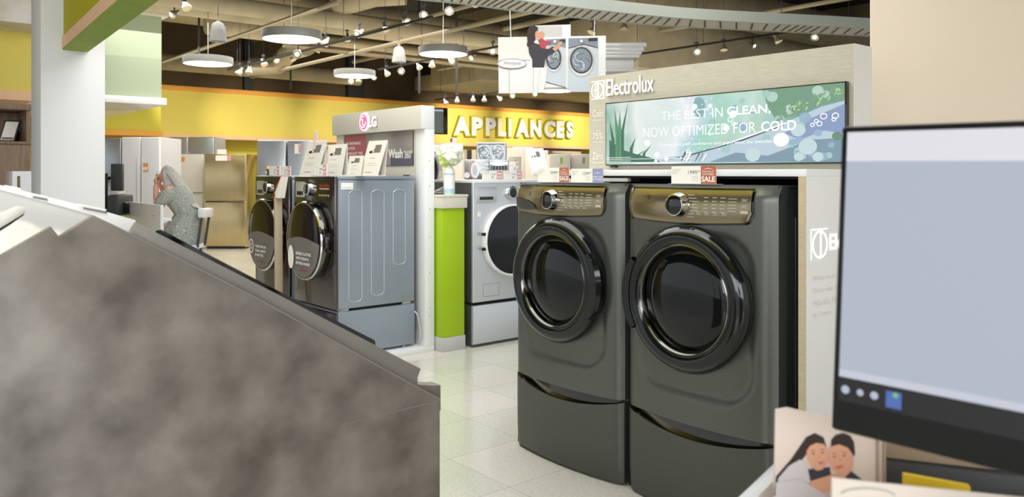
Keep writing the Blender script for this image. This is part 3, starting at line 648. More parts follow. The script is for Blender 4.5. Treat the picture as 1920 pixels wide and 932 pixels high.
def lg_machine(label, xc, msg, badge):
    W_, HW = .68, .34
    t = thing('washing_machine', label, 'washing machine', (xc, 2.76, .045), 0, None)
    z0, z1 = .355, 1.335
    b = B(); b.box(-HW+.004, HW-.004, .03, .69, z0, z1-.03, 'graph_side', .006)
    X = HW-.003
    b.M = Matrix.Translation((X, 0, 0)) @ Matrix.Rotation(PI/2, 4, 'Z')
    for (ca, zl_) in ((.17, .43), (.36, .46), (.55, .68)):
        for sgn in (-1, 1): b.box(ca+sgn*.055-.0025, ca+sgn*.055+.0025, -.002, .002, zl_, 1.2, 'silver')
        for (zc_, s2) in ((1.2, 1), (zl_, -1)):
            pts = [(ca+.055*math.cos(PI*k/12), -.001, zc_+s2*.03*math.sin(PI*k/12)) for k in range(13)]; b.tube(pts, .0025, 'silver', 6)
    b.rect(.05, .15, 1.235, 1.285, -.004, 'paper'); b.text('Model', .06, .13, 1.245, 1.252, -.005, 'ink')
    b.M = Matrix.Identity(4)
    b.done('cabinet', t)
    b = B(); b.box(-HW, HW, .02, .70, z1-.028, z1, 'graph_side', .006); b.box(.28, .32, .62, .66, z1, z1+.008, 'black', .002); b.done('top_panel', t)
    b = B(); b.box(-HW, HW, 0, .03, z0, z1-.002, 'graph', .008, 3); b.done('front_panel', t)
    b = B(); b.lathe([(.052, 0), (.050, -.03), (.044, -.035), (.038, -.036)], 'chrome', (0-.06, 0, 1.235)); b.lathe([(.039, -.034), (.03, -.037), (0, -.037)], 'gloss_black', (-.06, 0, 1.235)); b.done('knob', t)
    b = B(); b.rect(.07, .29, 1.15, 1.285, -.002, 'gloss_black'); b.text('AI DD', .10, .26, 1.252, 1.272, -.003, 'red', bold=.02); b.rect(.10, .26, 1.235, 1.243, -.003, 'ink_lt')
    for k in range(6): b.ell(.10+.03*k, 1.19, .008, .008, -.003, 'ink_lt', 10)
    b.done('control_panel', t); b = B(); b.rect(-.31, -.15, 1.17, 1.29, -.0015, 'silver'); b.rect(-.29, -.18, 1.185, 1.215, -.002, 'gloss_black'); b.done('detergent_drawer', t)
    # large round door
    cz, Rr = .845, .305
    d = B(); d.lathe([(Rr-.02, 0), (Rr-.005, -.02), (Rr, -.06), (Rr-.006, -.078)], 'dkchrome', (0, 0, cz), n=64); d.lathe([(Rr-.006, -.078), (Rr-.012, -.086), (Rr-.022, -.087)], 'chrome', (0, 0, cz), n=64)
    door = d.done('door', t)
    g = B(); g.lathe([(Rr-.020, -.084), (Rr-.06, -.094), (Rr-.14, -.102), (0, -.106)], 'glass_dark', (0, 0, cz), n=64); g.done('door_glass', door)
    g = B()
    for zz in (-.06, .06): g.box(Rr-.03, Rr+.022, -.05, -.02, cz+zz-.012, cz+zz+.012, 'black', .004)
    g.done('hinge', door)
    g = B()      # printed film on the lower half of the glass
    vs = [(0, -.1075, cz-.03)]; n = 36
    pts = []
    for k in range(n+1):
        a = PI+PI*k/n; pts.append((math.cos(a)*(Rr-.03), cz-.0+math.sin(a)*(Rr-.03)))
    def gy(x, z):
        r_ = math.hypot(x, z-cz); return -.1085+.020*(r_/(Rr-.02))**3
    vs = []; fs = []
    for i in range(9):
        for k in range(n+1):
            a = PI+PI*k/n; q = i/8
            x = math.cos(a)*(Rr-.03); zlow = cz+math.sin(a)*(Rr-.03); ztop = cz-.02+.05*math.cos(x/(Rr)*PI/2); z = ztop+(zlow-ztop)*q if zlow < ztop else ztop
            vs.append((x, gy(x, z), z))
    for i in range(8):
        for k in range(n): fs.append((i*(n+1)+k, (i+1)*(n+1)+k, (i+1)*(n+1)+k+1, i*(n+1)+k+1))
    g.add(vs, fs, 'film')
    for k, ln in enumerate(msg): g.text(ln, -.07, -.07+.024*len(ln)*.7, cz-.105-.036*k, cz-.083-.036*k, -.1125, 'paper', bold=.02)
    g.rect(-.02, .1, cz-.225, cz-.218, -.106, 'lg_red')
    if badge == 'ring': g.ring(-.15, cz-.10, .05, .06, .012, -.113, 'paper'); g.ring(-.15, cz-.10, .022, .026, .008, -.113, 'paper')
    else: g.ell(-.16, cz-.13, .05, .09, -.1115, 'paper', 20)
    g.done('printed_film', door)
    # pedestal
    b = B(); b.box(-HW, HW, .03, .69, .02, .335, 'graph_side', .005); ped = b.done('pedestal', t)
    b = B(); b.box(-HW+.004, HW-.004, 0, .03, .02, .325, 'graph', .006); b.done('pedestal_drawer', ped)
    b = B(); b.box(-HW+.02, HW-.02, .05, .66, .335, .355, 'matte_black'); b.box(HW-.06, HW-.01, .04, .12, .335, .355, 'metal', .003); b.box(HW-.06, HW-.01, .58, .66, .335, .355, 'metal', .003); b.done('mounting_bracket', ped)
    for sx_ in (-1, 1):
        for yy in (.08, .62): b = B(); b.lathe([(0, 0), (.022, 0), (.022, .01), (.01, .02), (0, .02)], 'metal', (sx_*(HW-.05), yy, 0), 'z', 12); b.done('foot', ped)
    return t
M['film'] = mat('printed_film', (150, 144, 138), .3, alpha=.55)
lg_machine('graphite washer with its grey side showing and a film reading refresh clothes', -5.64, ('REFRESH CLOTHES', 'WITH STEAM IN', 'BETWEEN WASHES'), 'jug')
lg_machine('graphite washer with a round badge on its door film, leftmost in the white bay', -6.42, ('TURBOWASH 360', 'CLEAN LAUNDRY', '30 MINUTES'), 'ring')
# upright sample board between them
x0 = onY(538, 2.72)[0]
t = thing('standing_board', 'tall thin beige board with a red top edge, leaning between the two graphite washers', 'board', (x0+.01, 2.62, .045))
b = B(); b.M = Matrix.Rotation(R_(-1), 4, 'Y'); b.box(-.014, .014, 0, .06, .0, 1.20, 'tan', .003); b.done('panel', t)
b = B(); b.M = Matrix.Translation((.02, .03, 1.17)); b.prism([(-.06, 0), (.02, -.01), (.06, .10), (.085, .16)], -.03, .03, 'paper_cream'); b.prism([(-.068, .0), (-.06, -.002), (.085, .16), (.078, .163)], -.032, .032, 'red'); b.done('red_edge_card', t)
# floppy drain hose beside the machine
b = B(); b.tube([(-5.285, 3.44, .32), (-5.262, 3.45, .30), (-5.25, 3.465, .2), (-5.25, 3.47, .1), (-5.262, 3.46, .055)], .006, 'ltgrey', 8); tag(b.done('drain_hose'), 'thin grey hose hanging behind the graphite washer beside the white post', 'hose')
# signs standing on LG machines
def a_card(name, label, px0, px1, ytop, ybot, Y, tilt, lean=0, pic=True, z=1.38, rose=False):
    xa, D = onY((px0+px1)/2, Y); h = (ybot-ytop)*D/F; k = onY(px1, Y)[0]-onY(px0, Y)[0]
    t = thing(name, label, 'sign card', (xa, Y, z))
    Mx = Matrix(((1, 0, tilt, 0), (0, 1, lean, 0), (0, 0, 1, 0), (0, 0, 0, 1)))
    b = B(); b.M = Mx; b.box(-k/2, k/2, -.002, .002, 0, h, 'paper_cream'); b.done('card', t)
    b = B(); b.M = Mx
    b.box(-k/2, k/2, .002, .07, 0, .006, 'paper')
    b.M = Matrix(((1, 0, tilt, 0), (0, 1, -lean+.01, .06), (0, 0, 1, 0), (0, 0, 0, 1)))
    b.box(-k/2, k/2, -.002, .002, 0, h*.97, 'paper'); b.done('rear_leaf', t)
    b = B(); b.M = Mx
    b.rect(-k*.05, k*.28, h*.66, h*.88, -.003, 'ink'); b.ell(-k*.22, h*.68, k*.09, h*.04, -.003, 'ink_dark', 14); b.ring(-k*.08+.0, h*.70, k*.08, h*.05, .004, -.0032, 'ink_dark', 14)
    b.rect(-k*.2, k*.1, h*.5, h*.52, -.003, 'ink_lt'); b.rect(-k*.28, k*.3, h*.30, h*.31, -.003, 'ink_lt'); b.rect(-k*.25, k*.2, h*.36, h*.37, -.003, 'ink_lt'); b.rect(-k*.25, k*.1, h*.1, h*.115, -.003, 'red' if not rose else 'pink')
    b.done('card_print', t); return t
a_card('sign_card', 'tall white leaning sign card, leftmost of the tall cards on the graphite washers', 560, 594, 257, 322, 2.95, .42, .12)
a_card('sign_card', 'white sign card with a small pink tab, behind the SALE tag on the graphite washer', 606, 640, 263, 322, 3.02, .12, .12, rose=True)
a_card('sign_card', 'shorter cream sign card between two taller ones on the graphite washer', 650, 676, 285, 323, 2.93, .12, .1)
a_card('sign_card', 'tall cream sign card just left of the TurboWash lettering, on the graphite washer', 674, 708, 257, 323, 2.95, .34, .12)
b = B(); p = onY(589, 2.97)[0]; b.M = Matrix.Translation((p, 2.975, 1.63)) @ Matrix.Rotation(R_(18), 4, 'Y'); b.box(-.025, .025, -.002, .002, -.06, .12, 'pale_pink'); tag(b.done('paper_slip'), 'narrow pale pink slip sticking up above the leftmost tall sign card', 'paper')
def mini_tag(label, X0, X1, Y, z, h, rz=0, group=None, body='paper', loc=None, mm='pink'):
    t = thing('price_tag', label, 'price tag', loc if loc else ((X0+X1)/2, Y, z), rz, group); hw = abs(X1-X0)/2
    b = B(); b.box(-hw, hw, -.002, .002, 0, h, body); b.done('card', t)
    b = B(); b.box(-hw-.002, hw+.002, -.03, .03, -.001, .001, 'acrylic'); b.done('holder', t)
    b = B(); b.rect(hw*.42, hw*.95, h*.05, h*.95, -.003, mm); b.text('SALE', hw*.46, hw*.9, h*.2, h*.45, -.0035, 'paper', bold=.03); b.rect(hw*.5, hw*.86, h*.6, h*.75, -.0035, 'paper')
    b.text('1499', -hw*.1, hw*.3, h*.5, h*.68, -.003, 'ink'); b.rect(-hw*.85, -hw*.3, h*.75, h*.78, -.003, 'ink_lt'); b.rect(-hw*.1, hw*.1, h*.15, h*.38, -.003, 'ink_lt')
    b.done('tag_print', t); return t
x0, D = onY(505, 2.8); x1, _ = onY(525, 2.8); mini_tag('white price tag at the left end of the leftmost graphite washer', x0, x1, 2.8, 1.382, .078)
x0, D = onY(526, 2.8); x1, _ = onY(545, 2.8); mini_tag('white price tag at the right end of the leftmost graphite washer', x0, x1, 2.8, 1.382, .076)
x0, D = onY(589, 2.8); x1, _ = onY(613, 2.8); mini_tag('small price tag with a pink SALE block in front of the tall cards', x0, x1, 2.8, 1.382, .085)
x0, D = onY(503, 2.80)
t = thing('detergent_bottle', 'tiny dark bottle with a yellow cap on the leftmost graphite washer', 'bottle', (x0, 2.80, 1.381))
b = B(); b.lathe([(0, 0), (.016, 0), (.017, .05), (.012, .06), (0, .06)], 'ink_dark', (0, 0, 0), 'z', 16); b.rect(-.012, .012, .01, .04, -.0175, 'paper'); b.done('body', t)
b = B(); b.lathe([(.014, .056), (.014, .08), (0, .08)], 'yel_card', (0, 0, 0), 'z', 16); b.done('cap', t)

# ---------------------------------------------------------------- green bin pillar with bottle
gp = thing('green_pedestal', 'tall lime green pedestal with a cream cap and grey plinth beside the white bay', 'pedestal', (-5.136, 3.604, 0))
b = B(); b.box(-.21, 0, 0, .21, .11, 1.13, 'green', .003); b.done('column_body', gp)
b = B(); b.box(-.215, .006, -.006, .216, 0, .11, 'ltgrey', .003); b.done('plinth', gp)
b = B(); b.box(-.215, .02, -.016, .225, 1.125, 1.222, 'cream', .004); b.box(-.22, .026, -.022, .232, 1.212, 1.232, 'cream', .004); b.done('cap', gp)
pb = P(851, 362, 6.33)
t = thing('spray_bottle', 'white bottle with pale teal bands on the lime green pedestal', 'bottle', (-5.185, 3.70, 1.232))
b = B(); b.lathe([(0, 0), (.045, 0), (.046, .02), (.046, .17), (.04, .20), (.02, .225), (.018, .25), (0, .25)], 'bottle', (0, 0, 0), 'z', 28); b.done('body', t)
b = B(); b.lathe([(.0468, .005), (.0468, .045)], 'teal', (0, 0, 0), 'z', 28); b.lathe([(.0468, .155), (.0465, .17)], 'teal', (0, 0, 0), 'z', 28); b.done('label_bands', t)
b = B()
def bloom(cx_, cz_, rx_, rz_, seed, m):
    def fn(u, v):
        a = 2*PI*u; e = PI*(v-.5); d = Vector((math.cos(a)*math.cos(e), math.sin(a)*math.cos(e), math.sin(e)))
        q = noise.noise(d*1.9+Vector((seed, 0, 0)))*.42+noise.noise(d*5+Vector((0, seed, 0)))*.16
        fold = .10*math.sin(a*5+seed+e*2); r_ = 1+q+fold
        return (cx_+rx_*d.x*r_, .075*d.y*r_, cz_+rz_*d.z*r_*(1 if d.z > 0 else .8))
    b.grid(fn, 40, 26, m)
bloom(-.005, .335, .115, .062, 1.3, 'leaf_w'); bloom(-.045, .315, .085, .045, 4.1, 'leaf_w'); bloom(.06, .30, .05, .06, 2.2, 'leaf_w'); bloom(-.03, .275, .045, .055, 7.7, 'leaf'); bloom(.0, .262, .035, .05, 5.5, 'leaf')
tag(b.done('tissue_bloom'), 'crumpled white and pale green tissue bloom on top of the teal banded bottle', 'tissue')
o = bpy.data.objects['tissue_bloom']; o.location = (-5.185, 3.70, 1.232)
b = B()
for k in range(5):
    b.M = Matrix.Translation((-5.30, 3.66, 1.236+.004*k)) @ Matrix.Rotation(R_(8*k-16), 4, 'Z') @ Matrix.Rotation(R_(-6-3.5*k), 4, 'Y')
    b.box(-.01, .11, -.055, .055, 0, .002, 'ltgrey' if k % 2 else 'paper')
tag(b.done('leaflets'), 'fanned grey and white leaflets on the lime pedestal beside the bottle', 'leaflets')

# ---------------------------------------------------------------- silver washer row facing +x
def silver_washer(label, X, y0):
    W_ = .70; t = thing('washing_machine', label, 'washing machine', (X, y0+W_/2, 0), FACE_X, 'silver washers in the row behind the green pedestal'); HW = W_/2
    b = B(); b.box(-HW+.004, HW-.004, .02, .74, .355, 1.33, 'silver_side', .006); b.done('cabinet', t)
    b = B(); b.box(-HW, HW, 0, .03, .36, 1.325, 'silver', .008, 3); b.box(-HW, HW, .01, .74, 1.322, 1.345, 'gloss_white', .004); b.rect(-HW+.04, -HW+.075, 1.05, 1.09, -.002, 'paper'); b.rect(-.25, -.08, .40, .402, -.002, 'grey'); b.rect(-.25, -.08, .50, .502, -.002, 'grey'); b.rect(-.25, -.248, .40, .502, -.002, 'grey'); b.rect(-.082, -.08, .40, .502, -.002, 'grey'); b.done('front_panel', t)
    b = B(); b.box(-HW+.03, -HW+.24, -.006, .002, 1.16, 1.29, 'silver', .003); b.box(-HW+.06, -HW+.20, -.008, .0, 1.185, 1.21, 'ink_dark', .002); b.done('detergent_drawer', t)
    b = B(); b.lathe([(.055, 0), (.053, -.03), (.045, -.036), (.04, -.036)], 'chrome', (.04, 0, 1.24)); b.lathe([(.041, -.034), (0, -.037)], 'glass_dark', (.04, 0, 1.24)); b.done('knob', t)
    b = B(); b.rect(.13, .32, 1.18, 1.3, -.002, 'gloss_black'); b.done('control_panel', t)
    cz, Rr = .85, .30
    d = B(); d.lathe([(Rr-.01, 0), (Rr, -.03), (Rr-.004, -.055), (Rr-.016, -.06), (Rr-.024, -.05)], 'gloss_white', (.03, 0, cz), n=56); dr_ = d.done('door', t)
    g = B(); g.lathe([(Rr-.020, -.053), (Rr-.05, -.058), (Rr-.14, -.07), (0, -.078)], 'glass_dark', (.03, 0, cz), n=56); g.done('door_glass', dr_)
    g = B()
    for zz in (-.06, .06): g.box(.03-Rr-.015, .03-Rr+.03, -.05, -.02, cz+zz-.012, cz+zz+.012, 'black', .004)
    g.done('hinge', dr_)
    b = B(); b.box(-HW+.004, HW-.004, .02, .74, .0, .335, 'silver_side', .006); pd = b.done('pedestal', t)
    b = B(); b.box(-HW, HW, 0, .03, .025, .335, 'silver', .006); b.done('pedestal_drawer', pd)
    b = B(); b.box(-HW+.01, HW-.01, .03, .72, .335, .356, 'matte_black'); b.done('mounting_gap', pd)
    return t
SX = -5.107
silver_washer('silver front-load washer with a black glass door, right behind the lime green pedestal', SX, 3.88)
s2 = silver_washer('silver washer behind the dark titanium pair, farther along the silver row', SX, 4.62)
def tag_x(label, px0, px1, X, z, h, mm='pink', grp=None):
    y0_, _ = onX(px0, X); y1_, _ = onX(px1, X)
    return mini_tag(label, y0_, y1_, 0, z, h, FACE_X, grp, loc=(X, (y0_+y1_)/2, z), mm=mm)
tag_x('white price tag with a pink block at the left corner of the silver washer', 904, 942, SX-.1, 1.347, .075)
tag_x('white price tag with a pink block, second from the left corner of the silver washer', 944, 979, SX-.1, 1.347, .075)

# second line of machines behind the silver row
def panel_poster(name, label, px0, px1, py0, py1, D, draw, cat='display board', depth=.08, body='steel', legs=True):
    c = P((px0+px1)/2, py1, D); k = D/F; hw = (px1-px0)/2*k; h = (py1-py0)*k
    t = thing(name, label, cat, c, FACE_C)
    b = B(); b.box(-hw, hw, 0, depth, 0, h, body, .004)
    if legs: b.box(-hw*.7, -hw*.6, .02, .05, -c.z, 0, 'dkgrey'); b.box(hw*.6, hw*.7, .02, .05, -c.z, 0, 'dkgrey')
    b.done('board', t)
    b = B(); draw(b, hw, h); b.done('printed_face', t); return t
def draw_drums(b, hw, h):
    b.rect(-hw*.96, hw*.96, h*.03, h*.97, -.002, 'water_lt')
    for s_ in (-1, 1):
        cx_ = s_*hw*.47
        b.ring(cx_, h*.46, hw*.44, h*.44, .03, -.004, 'steel'); b.ring(cx_, h*.46, hw*.38, h*.38, .012, -.005, 'water')
        rr_ = random.Random(5+s_)
        for k in range(26):
            a = rr_.uniform(0, 6.28); q = rr_.uniform(0, .28); b.ring(cx_+math.cos(a)*hw*q, h*.46+math.sin(a)*h*q, .02+.02*rr_.random(), .015+.02*rr_.random(), .006, -.006-.0002*k, 'water' if k % 2 else 'gloss_white', 10)
    b.rect(-hw*.9, hw*.9, h*.88, h*.93, -.005, 'grey')
panel_poster('display_board', 'steel framed board showing two glittering washer drums, above the silver washers', 893, 949, 267, 305, 8.2, draw_drums, depth=.25)
def draw_console(b, hw, h):
    b.ring(-hw*.15, h*.45, hw*.34, h*.42, .03, -.003, 'gloss_white'); b.ring(-hw*.22, h*.48, hw*.38, h*.46, .012, -.004, 'pink', 20, R_(80), R_(280)); b.ell(-hw*.15, h*.45, hw*.2, h*.26, -.004, 'water_lt')
    for k in range(5):
        for j in range(3): b.ell(hw*(.35+.13*k), h*(.35+.2*j), .014, .012, -.004, 'gloss_white', 8)
    b.ell(-hw*.8, h*.2, .03, .03, -.004, 'gloss_white', 12)
panel_poster('display_board', 'pale silver board showing a big round dial, left of the steel framed board', 871, 917, 299, 336, 7.7, draw_console, depth=.1)
def draw_oven(b, hw, h):
    b.rect(-hw*.8, hw*.8, h*.15, h*.5, -.003, 'ink_dark'); b.rect(-hw*.9, hw*.9, h*.62, h*.82, -.003, 'gloss_white')
    for k in range(5): b.rect(-hw*.7+k*hw*.3, -hw*.6+k*hw*.3, h*.18, h*.46, -.005, 'water')
panel_poster('display_board', 'small grey board with a dark glass window below the glittering drums', 917, 954, 300, 322, 7.6, draw_oven, depth=.1)

# ---------------------------------------------------------------- fridges
def fridge(name, label, px0, px1, ptop, D, z0=0, rz=FACE_C, body='appl_white', side='appl_white', split=.66, style='top', depth=.68, group=None, handle='metal', sticker=None):
    k = D/F; hw = (px1-px0)/2*k; c = P((px0+px1)/2, 325, D); top = zat(ptop, D)
    t = thing(name, label, 'refrigerator' if name == 'refrigerator' else 'freezer', (c.x, c.y, z0), rz, group); h = top-z0
    b = B(); b.box(-hw, hw, .06, depth, .03, h, side, .01); b.box(-hw+.03, hw-.03, .05, depth-.05, 0, .04, 'black'); b.done('cabinet', t)
    if style == 'top':
        zs = h*split
        b = B(); b.box(-hw, hw, 0, .06, .05, zs-.006, body, .012, 3); dn = b.done('door', t)
        b = B(); b.box(-hw+.03, hw-.03, -.012, .01, zs-.03, zs-.012, handle, .004); b.done('handle', dn)
        b = B(); b.box(-hw, hw, 0, .06, zs+.006, h, body, .012, 3); up = b.done('door', t)
        if sticker:
            g = B(); g.rect(-hw*.35, hw*.25, h*.91, h*.975, -.004, 'paper'); g.rect(hw*.02, hw*.24, h*.915, h*.97, -.005, sticker); g.done('price_sticker', up)
    elif style == 'french':
        for s_ in (-1, 1):
            b = B(); xa, xb = (-hw, -.004) if s_ < 0 else (.004, hw); b.box(xa, xb, 0, .06, h*.36, h, body, .012, 3); dn = b.done('door', t)
            hr = .006 if handle == 'gloss_white' else .012; b = B(); b.tube([(s_*.03, -.03*hr/.012, h*.42), (s_*.03, -.035*hr/.012, h*.6), (s_*.03, -.03*hr/.012, h*.86)], hr, handle); b.done('handle', dn)
        b = B(); b.box(-hw, hw, 0, .06, .06, h*.36-.008, body, .012, 3); dn = b.done('drawer', t)
        b = B(); b.tube([(-hw*.7, -.04, h*.30), (hw*.7, -.04, h*.30)], .012, handle); b.done('handle', dn)
    return t
st = fridge('refrigerator', 'warm stainless top-freezer refrigerator behind the seated woman', 383, 461, 289, 14.8, body='steel_gold', side='steel_gold', split=.515 if False else .51, handle='black', sticker=None)
g = B(); hw = 39*14.8/F; h = zat(289, 14.8)
g.rect(-hw*.45, hw*.1, h*.93, h*.985, -.006, 'paper'); g.rect(hw*.1, hw*.3, h*.93, h*.985, -.006, 'pink'); g.rect(-hw*.4, hw*.05, h*1.0, h*1.05, .02, 'paper')
g.done('price_sticker', st)
fridge('refrigerator', 'cream top-freezer refrigerator directly behind the woman', 292, 380, 289, 15.4, body='appl_white', split=.58, sticker='orange_p')
fr = fridge('refrigerator', 'large glossy white refrigerator left of the woman, with an orange energy sticker', 228, 299, 257, 10.2, body='gloss_white', side='ltgrey', style='french', handle='gloss_white')
g = B(); g.rect(.03, .10, 1.42, 1.53, -.008, 'orange_p'); g.rect(.035, .095, 1.44, 1.48, -.009, 'paper_cream'); g.done('energy_sticker', fr)
fridge('refrigerator', 'blue-grey refrigerator partly hidden by the white column', 176, 227, 259, 10.2, body='steel', side='steel', split=.7)
gd = fridge('freezer', 'wide glass-door display freezer rising behind the cream refrigerator', 304, 401, 257, 16.3, body='steel', side='ltgrey', style='french')
fridge('refrigerator', 'blue-grey steel refrigerator behind the leftmost graphite washer', 482, 536, 263, 9.6, body='steel', side='steel', split=.4)
fridge('refrigerator', 'steel refrigerator with a pink sale sticker behind the tall sign cards', 539, 580, 263, 9.6, body='steel', side='steel', split=.4, sticker='pink')
fridge('refrigerator', 'narrow steel refrigerator seen between the sign cards and the white bay', 583, 628, 272, 10.8, body='steel_gold', side='steel_gold', split=.4)
# distant appliances between the bay and the dark pair
fridge('refrigerator', 'far white refrigerator with a pale board on top, above the tissue bloom', 830, 868, 283, 13.5, split=.4)
fridge('refrigerator', 'far tan refrigerator right of the tissue bloom', 864, 876, 281, 14.5, body='tan', side='tan', split=.4)
fridge('refrigerator', 'far narrow black refrigerator beside the steel framed board', 876, 884, 281, 14.5, body='black', side='black', split=.4)
fridge('refrigerator', 'far pale pink-beige refrigerator touching the steel framed board', 884, 900, 281, 14.5, body='beige_edge', side='beige_edge', split=.4)
fridge('freezer', 'low white freezer with an orange sticker right of the steel framed board', 953, 977, 293, 11.5, sticker='orange_p', split=.4)
fridge('refrigerator', 'far beige refrigerator behind the low white freezer', 950, 984, 277, 15.6, split=.4, body='cream', side='cream')
fridge('refrigerator', 'far cream refrigerator left of the tall white sign', 962, 1000, 276, 16.9, split=.4)
fridge('refrigerator', 'cream refrigerator standing right beside the tall white sign', 986, 1028, 282, 14.2, split=.4)
fridge('freezer', 'white freezer with a green and white sticker under the dark range hoods', 1030, 1070, 289, 12.4, sticker='green_p', split=.3)
fridge('freezer', 'white freezer with a tan sticker beside the linen header', 1071, 1112, 289, 12.6, sticker='tan', split=.3)
def box_thing(name, label, cat, px0, px1, py0, py1, D, m, depth=.3, r=.01, extra=None):
    c = P((px0+px1)/2, py1, D); k = D/F; hw = (px1-px0)/2*k; h = (py1-py0)*k
    t = thing(name, label, cat, c, FACE_C); b = B(); b.box(-hw, hw, 0, depth, 0, h, m, r); b.done('body', t)
    if extra: b = B(); extra(b, hw, h); b.done('front_detail', t)
    return t
box_thing('display_board', 'pale board lying on top of the far white refrigerator', 'board', 831, 867, 270, 283, 13.6, 'gloss_white', .3)
def hood(b, hw, h):
    b.box(-hw*.98, hw*.98, -.06, 0, h*.05, h*.42, 'beige_edge', .01); b.box(-hw*.98, hw*.98, -.04, 0, h*.5, h*.9, 'beige_edge', .01)
    for k in range(4): b.ball((-hw*.7+k*hw*.45, -.05, h*(.3 if k % 2 else .7)), .06, 'lens_dim', (1, .3, .5), 10)
y_a, y_b = onX(1002, XW+.5)[0], onX(1088, XW+.5)[0]
t = thing('wall_cabinet', 'dark brown wall niche of range hoods under the end of the yellow band', 'range hood display', (XW+.5, (y_a+y_b)/2, 1.85), FACE_X)
hw = (y_b-y_a)/2; b = B(); b.box(-hw, hw, 0, .48, -.0, .27, 'wood', .01); b.box(-hw*1.03, hw*1.03, -.03, .48, .22, .27, 'dkgrey', .01); b.done('cabinet', t)
b = B(); b.box(-hw*.3, hw*.96, -.10, 0, .02, .10, 'beige_edge', .01); b.box(-hw*.3, hw*.96, -.08, 0, .12, .2, 'beige_edge', .01); b.done('hood', t)
# tall white sign card on the silver row
cD = 7.3; c = P(1010, 320, cD); t = thing('sign_card', 'tall white tilted sign card rising behind the dark washer price tags', 'sign card', c, FACE_C)
k = cD/F; b = B(); b.M = Matrix(((1, 0, -.22, 0), (0, 1, .15, 0), (0, 0, 1, 0), (0, 0, 0, 1))); b.box(-14*k, 18*k, -.002, .002, -8*k, 42*k, 'gloss_white'); b.done('card', t)
b = B(); b.M = Matrix(((1, 0, -.22, 0), (0, 1, .15, 0), (0, 0, 1, 0), (0, 0, 0, 1))); b.rect(2*k, 9*k, 26*k, 36*k, -.004, 'ink'); b.ell(-1*k, 27*k, 2*k, 2*k, -.004, 'ink'); b.ell(-6*k, 26*k, 1.5*k, 1.5*k, -.004, 'ink'); b.done('card_print', t)
tag_x('small pale price tag at the far end of the silver washer row', 955, 972, SX-.45, 1.347, .16, 'ink_lt')
# white washer glimpsed at right of the LG bay
c = P(812, 325, 7.9)
t = thing('washing_machine', 'white washer with a round door glimpsed between the white post and the tissue bloom', 'washing machine', (c.x, c.y, 0), FACE_C+.25)
zt2 = zat(272, 7.9); b = B(); b.box(-.3, .09, 0, .5, .86, zt2, 'gloss_white', .012); b.box(-.3, .09, .02, .5, 0, .85, 'dkgrey', .012); b.done('cabinet', t)
b = B(); b.ring(-.02, 1.43, .1, .2, .02, -.012, 'chrome'); b.ring(-.02, 1.43, .075, .16, .01, -.013, 'grey'); b.ell(-.02, 1.43, .065, .145, -.011, 'glass_dark'); b.done('door', t)
b = B(); b.M = Matrix.Rotation(.1, 4, 'Y'); b.box(-.0, .06, .01, .02, zt2, zt2+.09, 'paper'); b.rect(.0, .02, zt2+.02, zt2+.08, .008, 'red'); b.done('tag', t)

# ---------------------------------------------------------------- APPLIANCES letters + wall television
t = thing('wall_sign', 'white APPLIANCES letters with green edges on the yellow band', 'sign', (-16.99, onX(960, -17)[0], 2.5), FACE_X)
yc = onX(960, -17)[0]
pxs = [848, 882, 908, 931, 951, 965, 992, 1018, 1041, 1060]; pxe = [881, 905, 929, 948, 958, 991, 1014, 1040, 1057, 1074]
for ch, a_, e_ in zip('APPLIANCES', pxs, pxe):
    ya, Da = onX(a_, -16.95); ye, De = onX(e_, -16.95)
    f_ = (a_-848)/(1074-848); zb0 = 2.395+.05*f_; zh = .50
    b = B(); b.text(ch, ya-yc+.02, ye-yc-.02, zb0-2.5, zb0+zh-2.5-.03*f_, -.085, 'gloss_white', bold=.055, ext=0)
    b.text(ch, ya-yc-.005, ye-yc+.005, zb0-2.5-.035, zb0+zh-2.5+.02, -.04, 'green_edge' if False else 'chart', bold=.07, ext=.07)
    b.done('letter', t)
yt0, _ = onX(816, -13.2); yt1, Dt = onX(838, -13.2)
c = P(827, 252, 19.6)
t = thing('television', 'small wall television tilted on a bracket left of the APPLIANCES letters', 'television', (c.x, c.y, c.z), FACE_C+.5)
k = 19.6/F; b = B(); b.box(-.31, .18, 0, .06, 0, 50*k, 'gloss_black', .01); b.done('frame', t)
b = B(); b.rect(-.30, .06, .03, 50*k-.03, -.003, 's_grey'); b.rect(-.30, .06, 50*k-.09, 50*k-.05, -.005, 's_ico'); b.ell(.10, .28, .05, .17, -.006, 'ink_dark'); b.done('picture', t)
b = B(); b.tube([(0, .06, .33), (0, .95, .38)], .025, 'black'); b.done('bracket', t)

# ---------------------------------------------------------------- hanging poster of the washing woman (Whirlpool)
hD = 8.4; k = hD/F; c = P(1035, 175, hD)
hp = thing('hanging_sign', 'hanging stepped picture board of a woman holding a baby at white washers', 'hanging sign', c, FACE_C)
def hq(px, py): return ((px-1035)*k, (175-py)*k)
def hpoly(b, pts, y, m): b.flat([hq(*p) for p in pts], y, m)
b = B(); out = [(935, 175), (934, 70), (990, 69), (1004, 48), (1070, 46), (1070, 68), (1136, 67), (1135, 172), (1070, 172), (1069, 164), (1003, 164), (1002, 174)]
b.prism([hq(*p) for p in out], 0, .03, 'gloss_white'); b.done('board', hp)
b = B()
hpoly(b, [(1004, 49), (1054, 48), (1054, 69), (1004, 70)], -.003, 'white'); hpoly(b, [(936, 71), (990, 70), (994, 112), (936, 114)], -.002, 'paper'); hpoly(b, [(1023, 74), (1061, 72), (1061, 164), (1023, 154)], -.003, 'water_lt'); hpoly(b, [(1065, 72), (1122, 70), (1122, 171), (1065, 171)], -.003, 'water_lt')
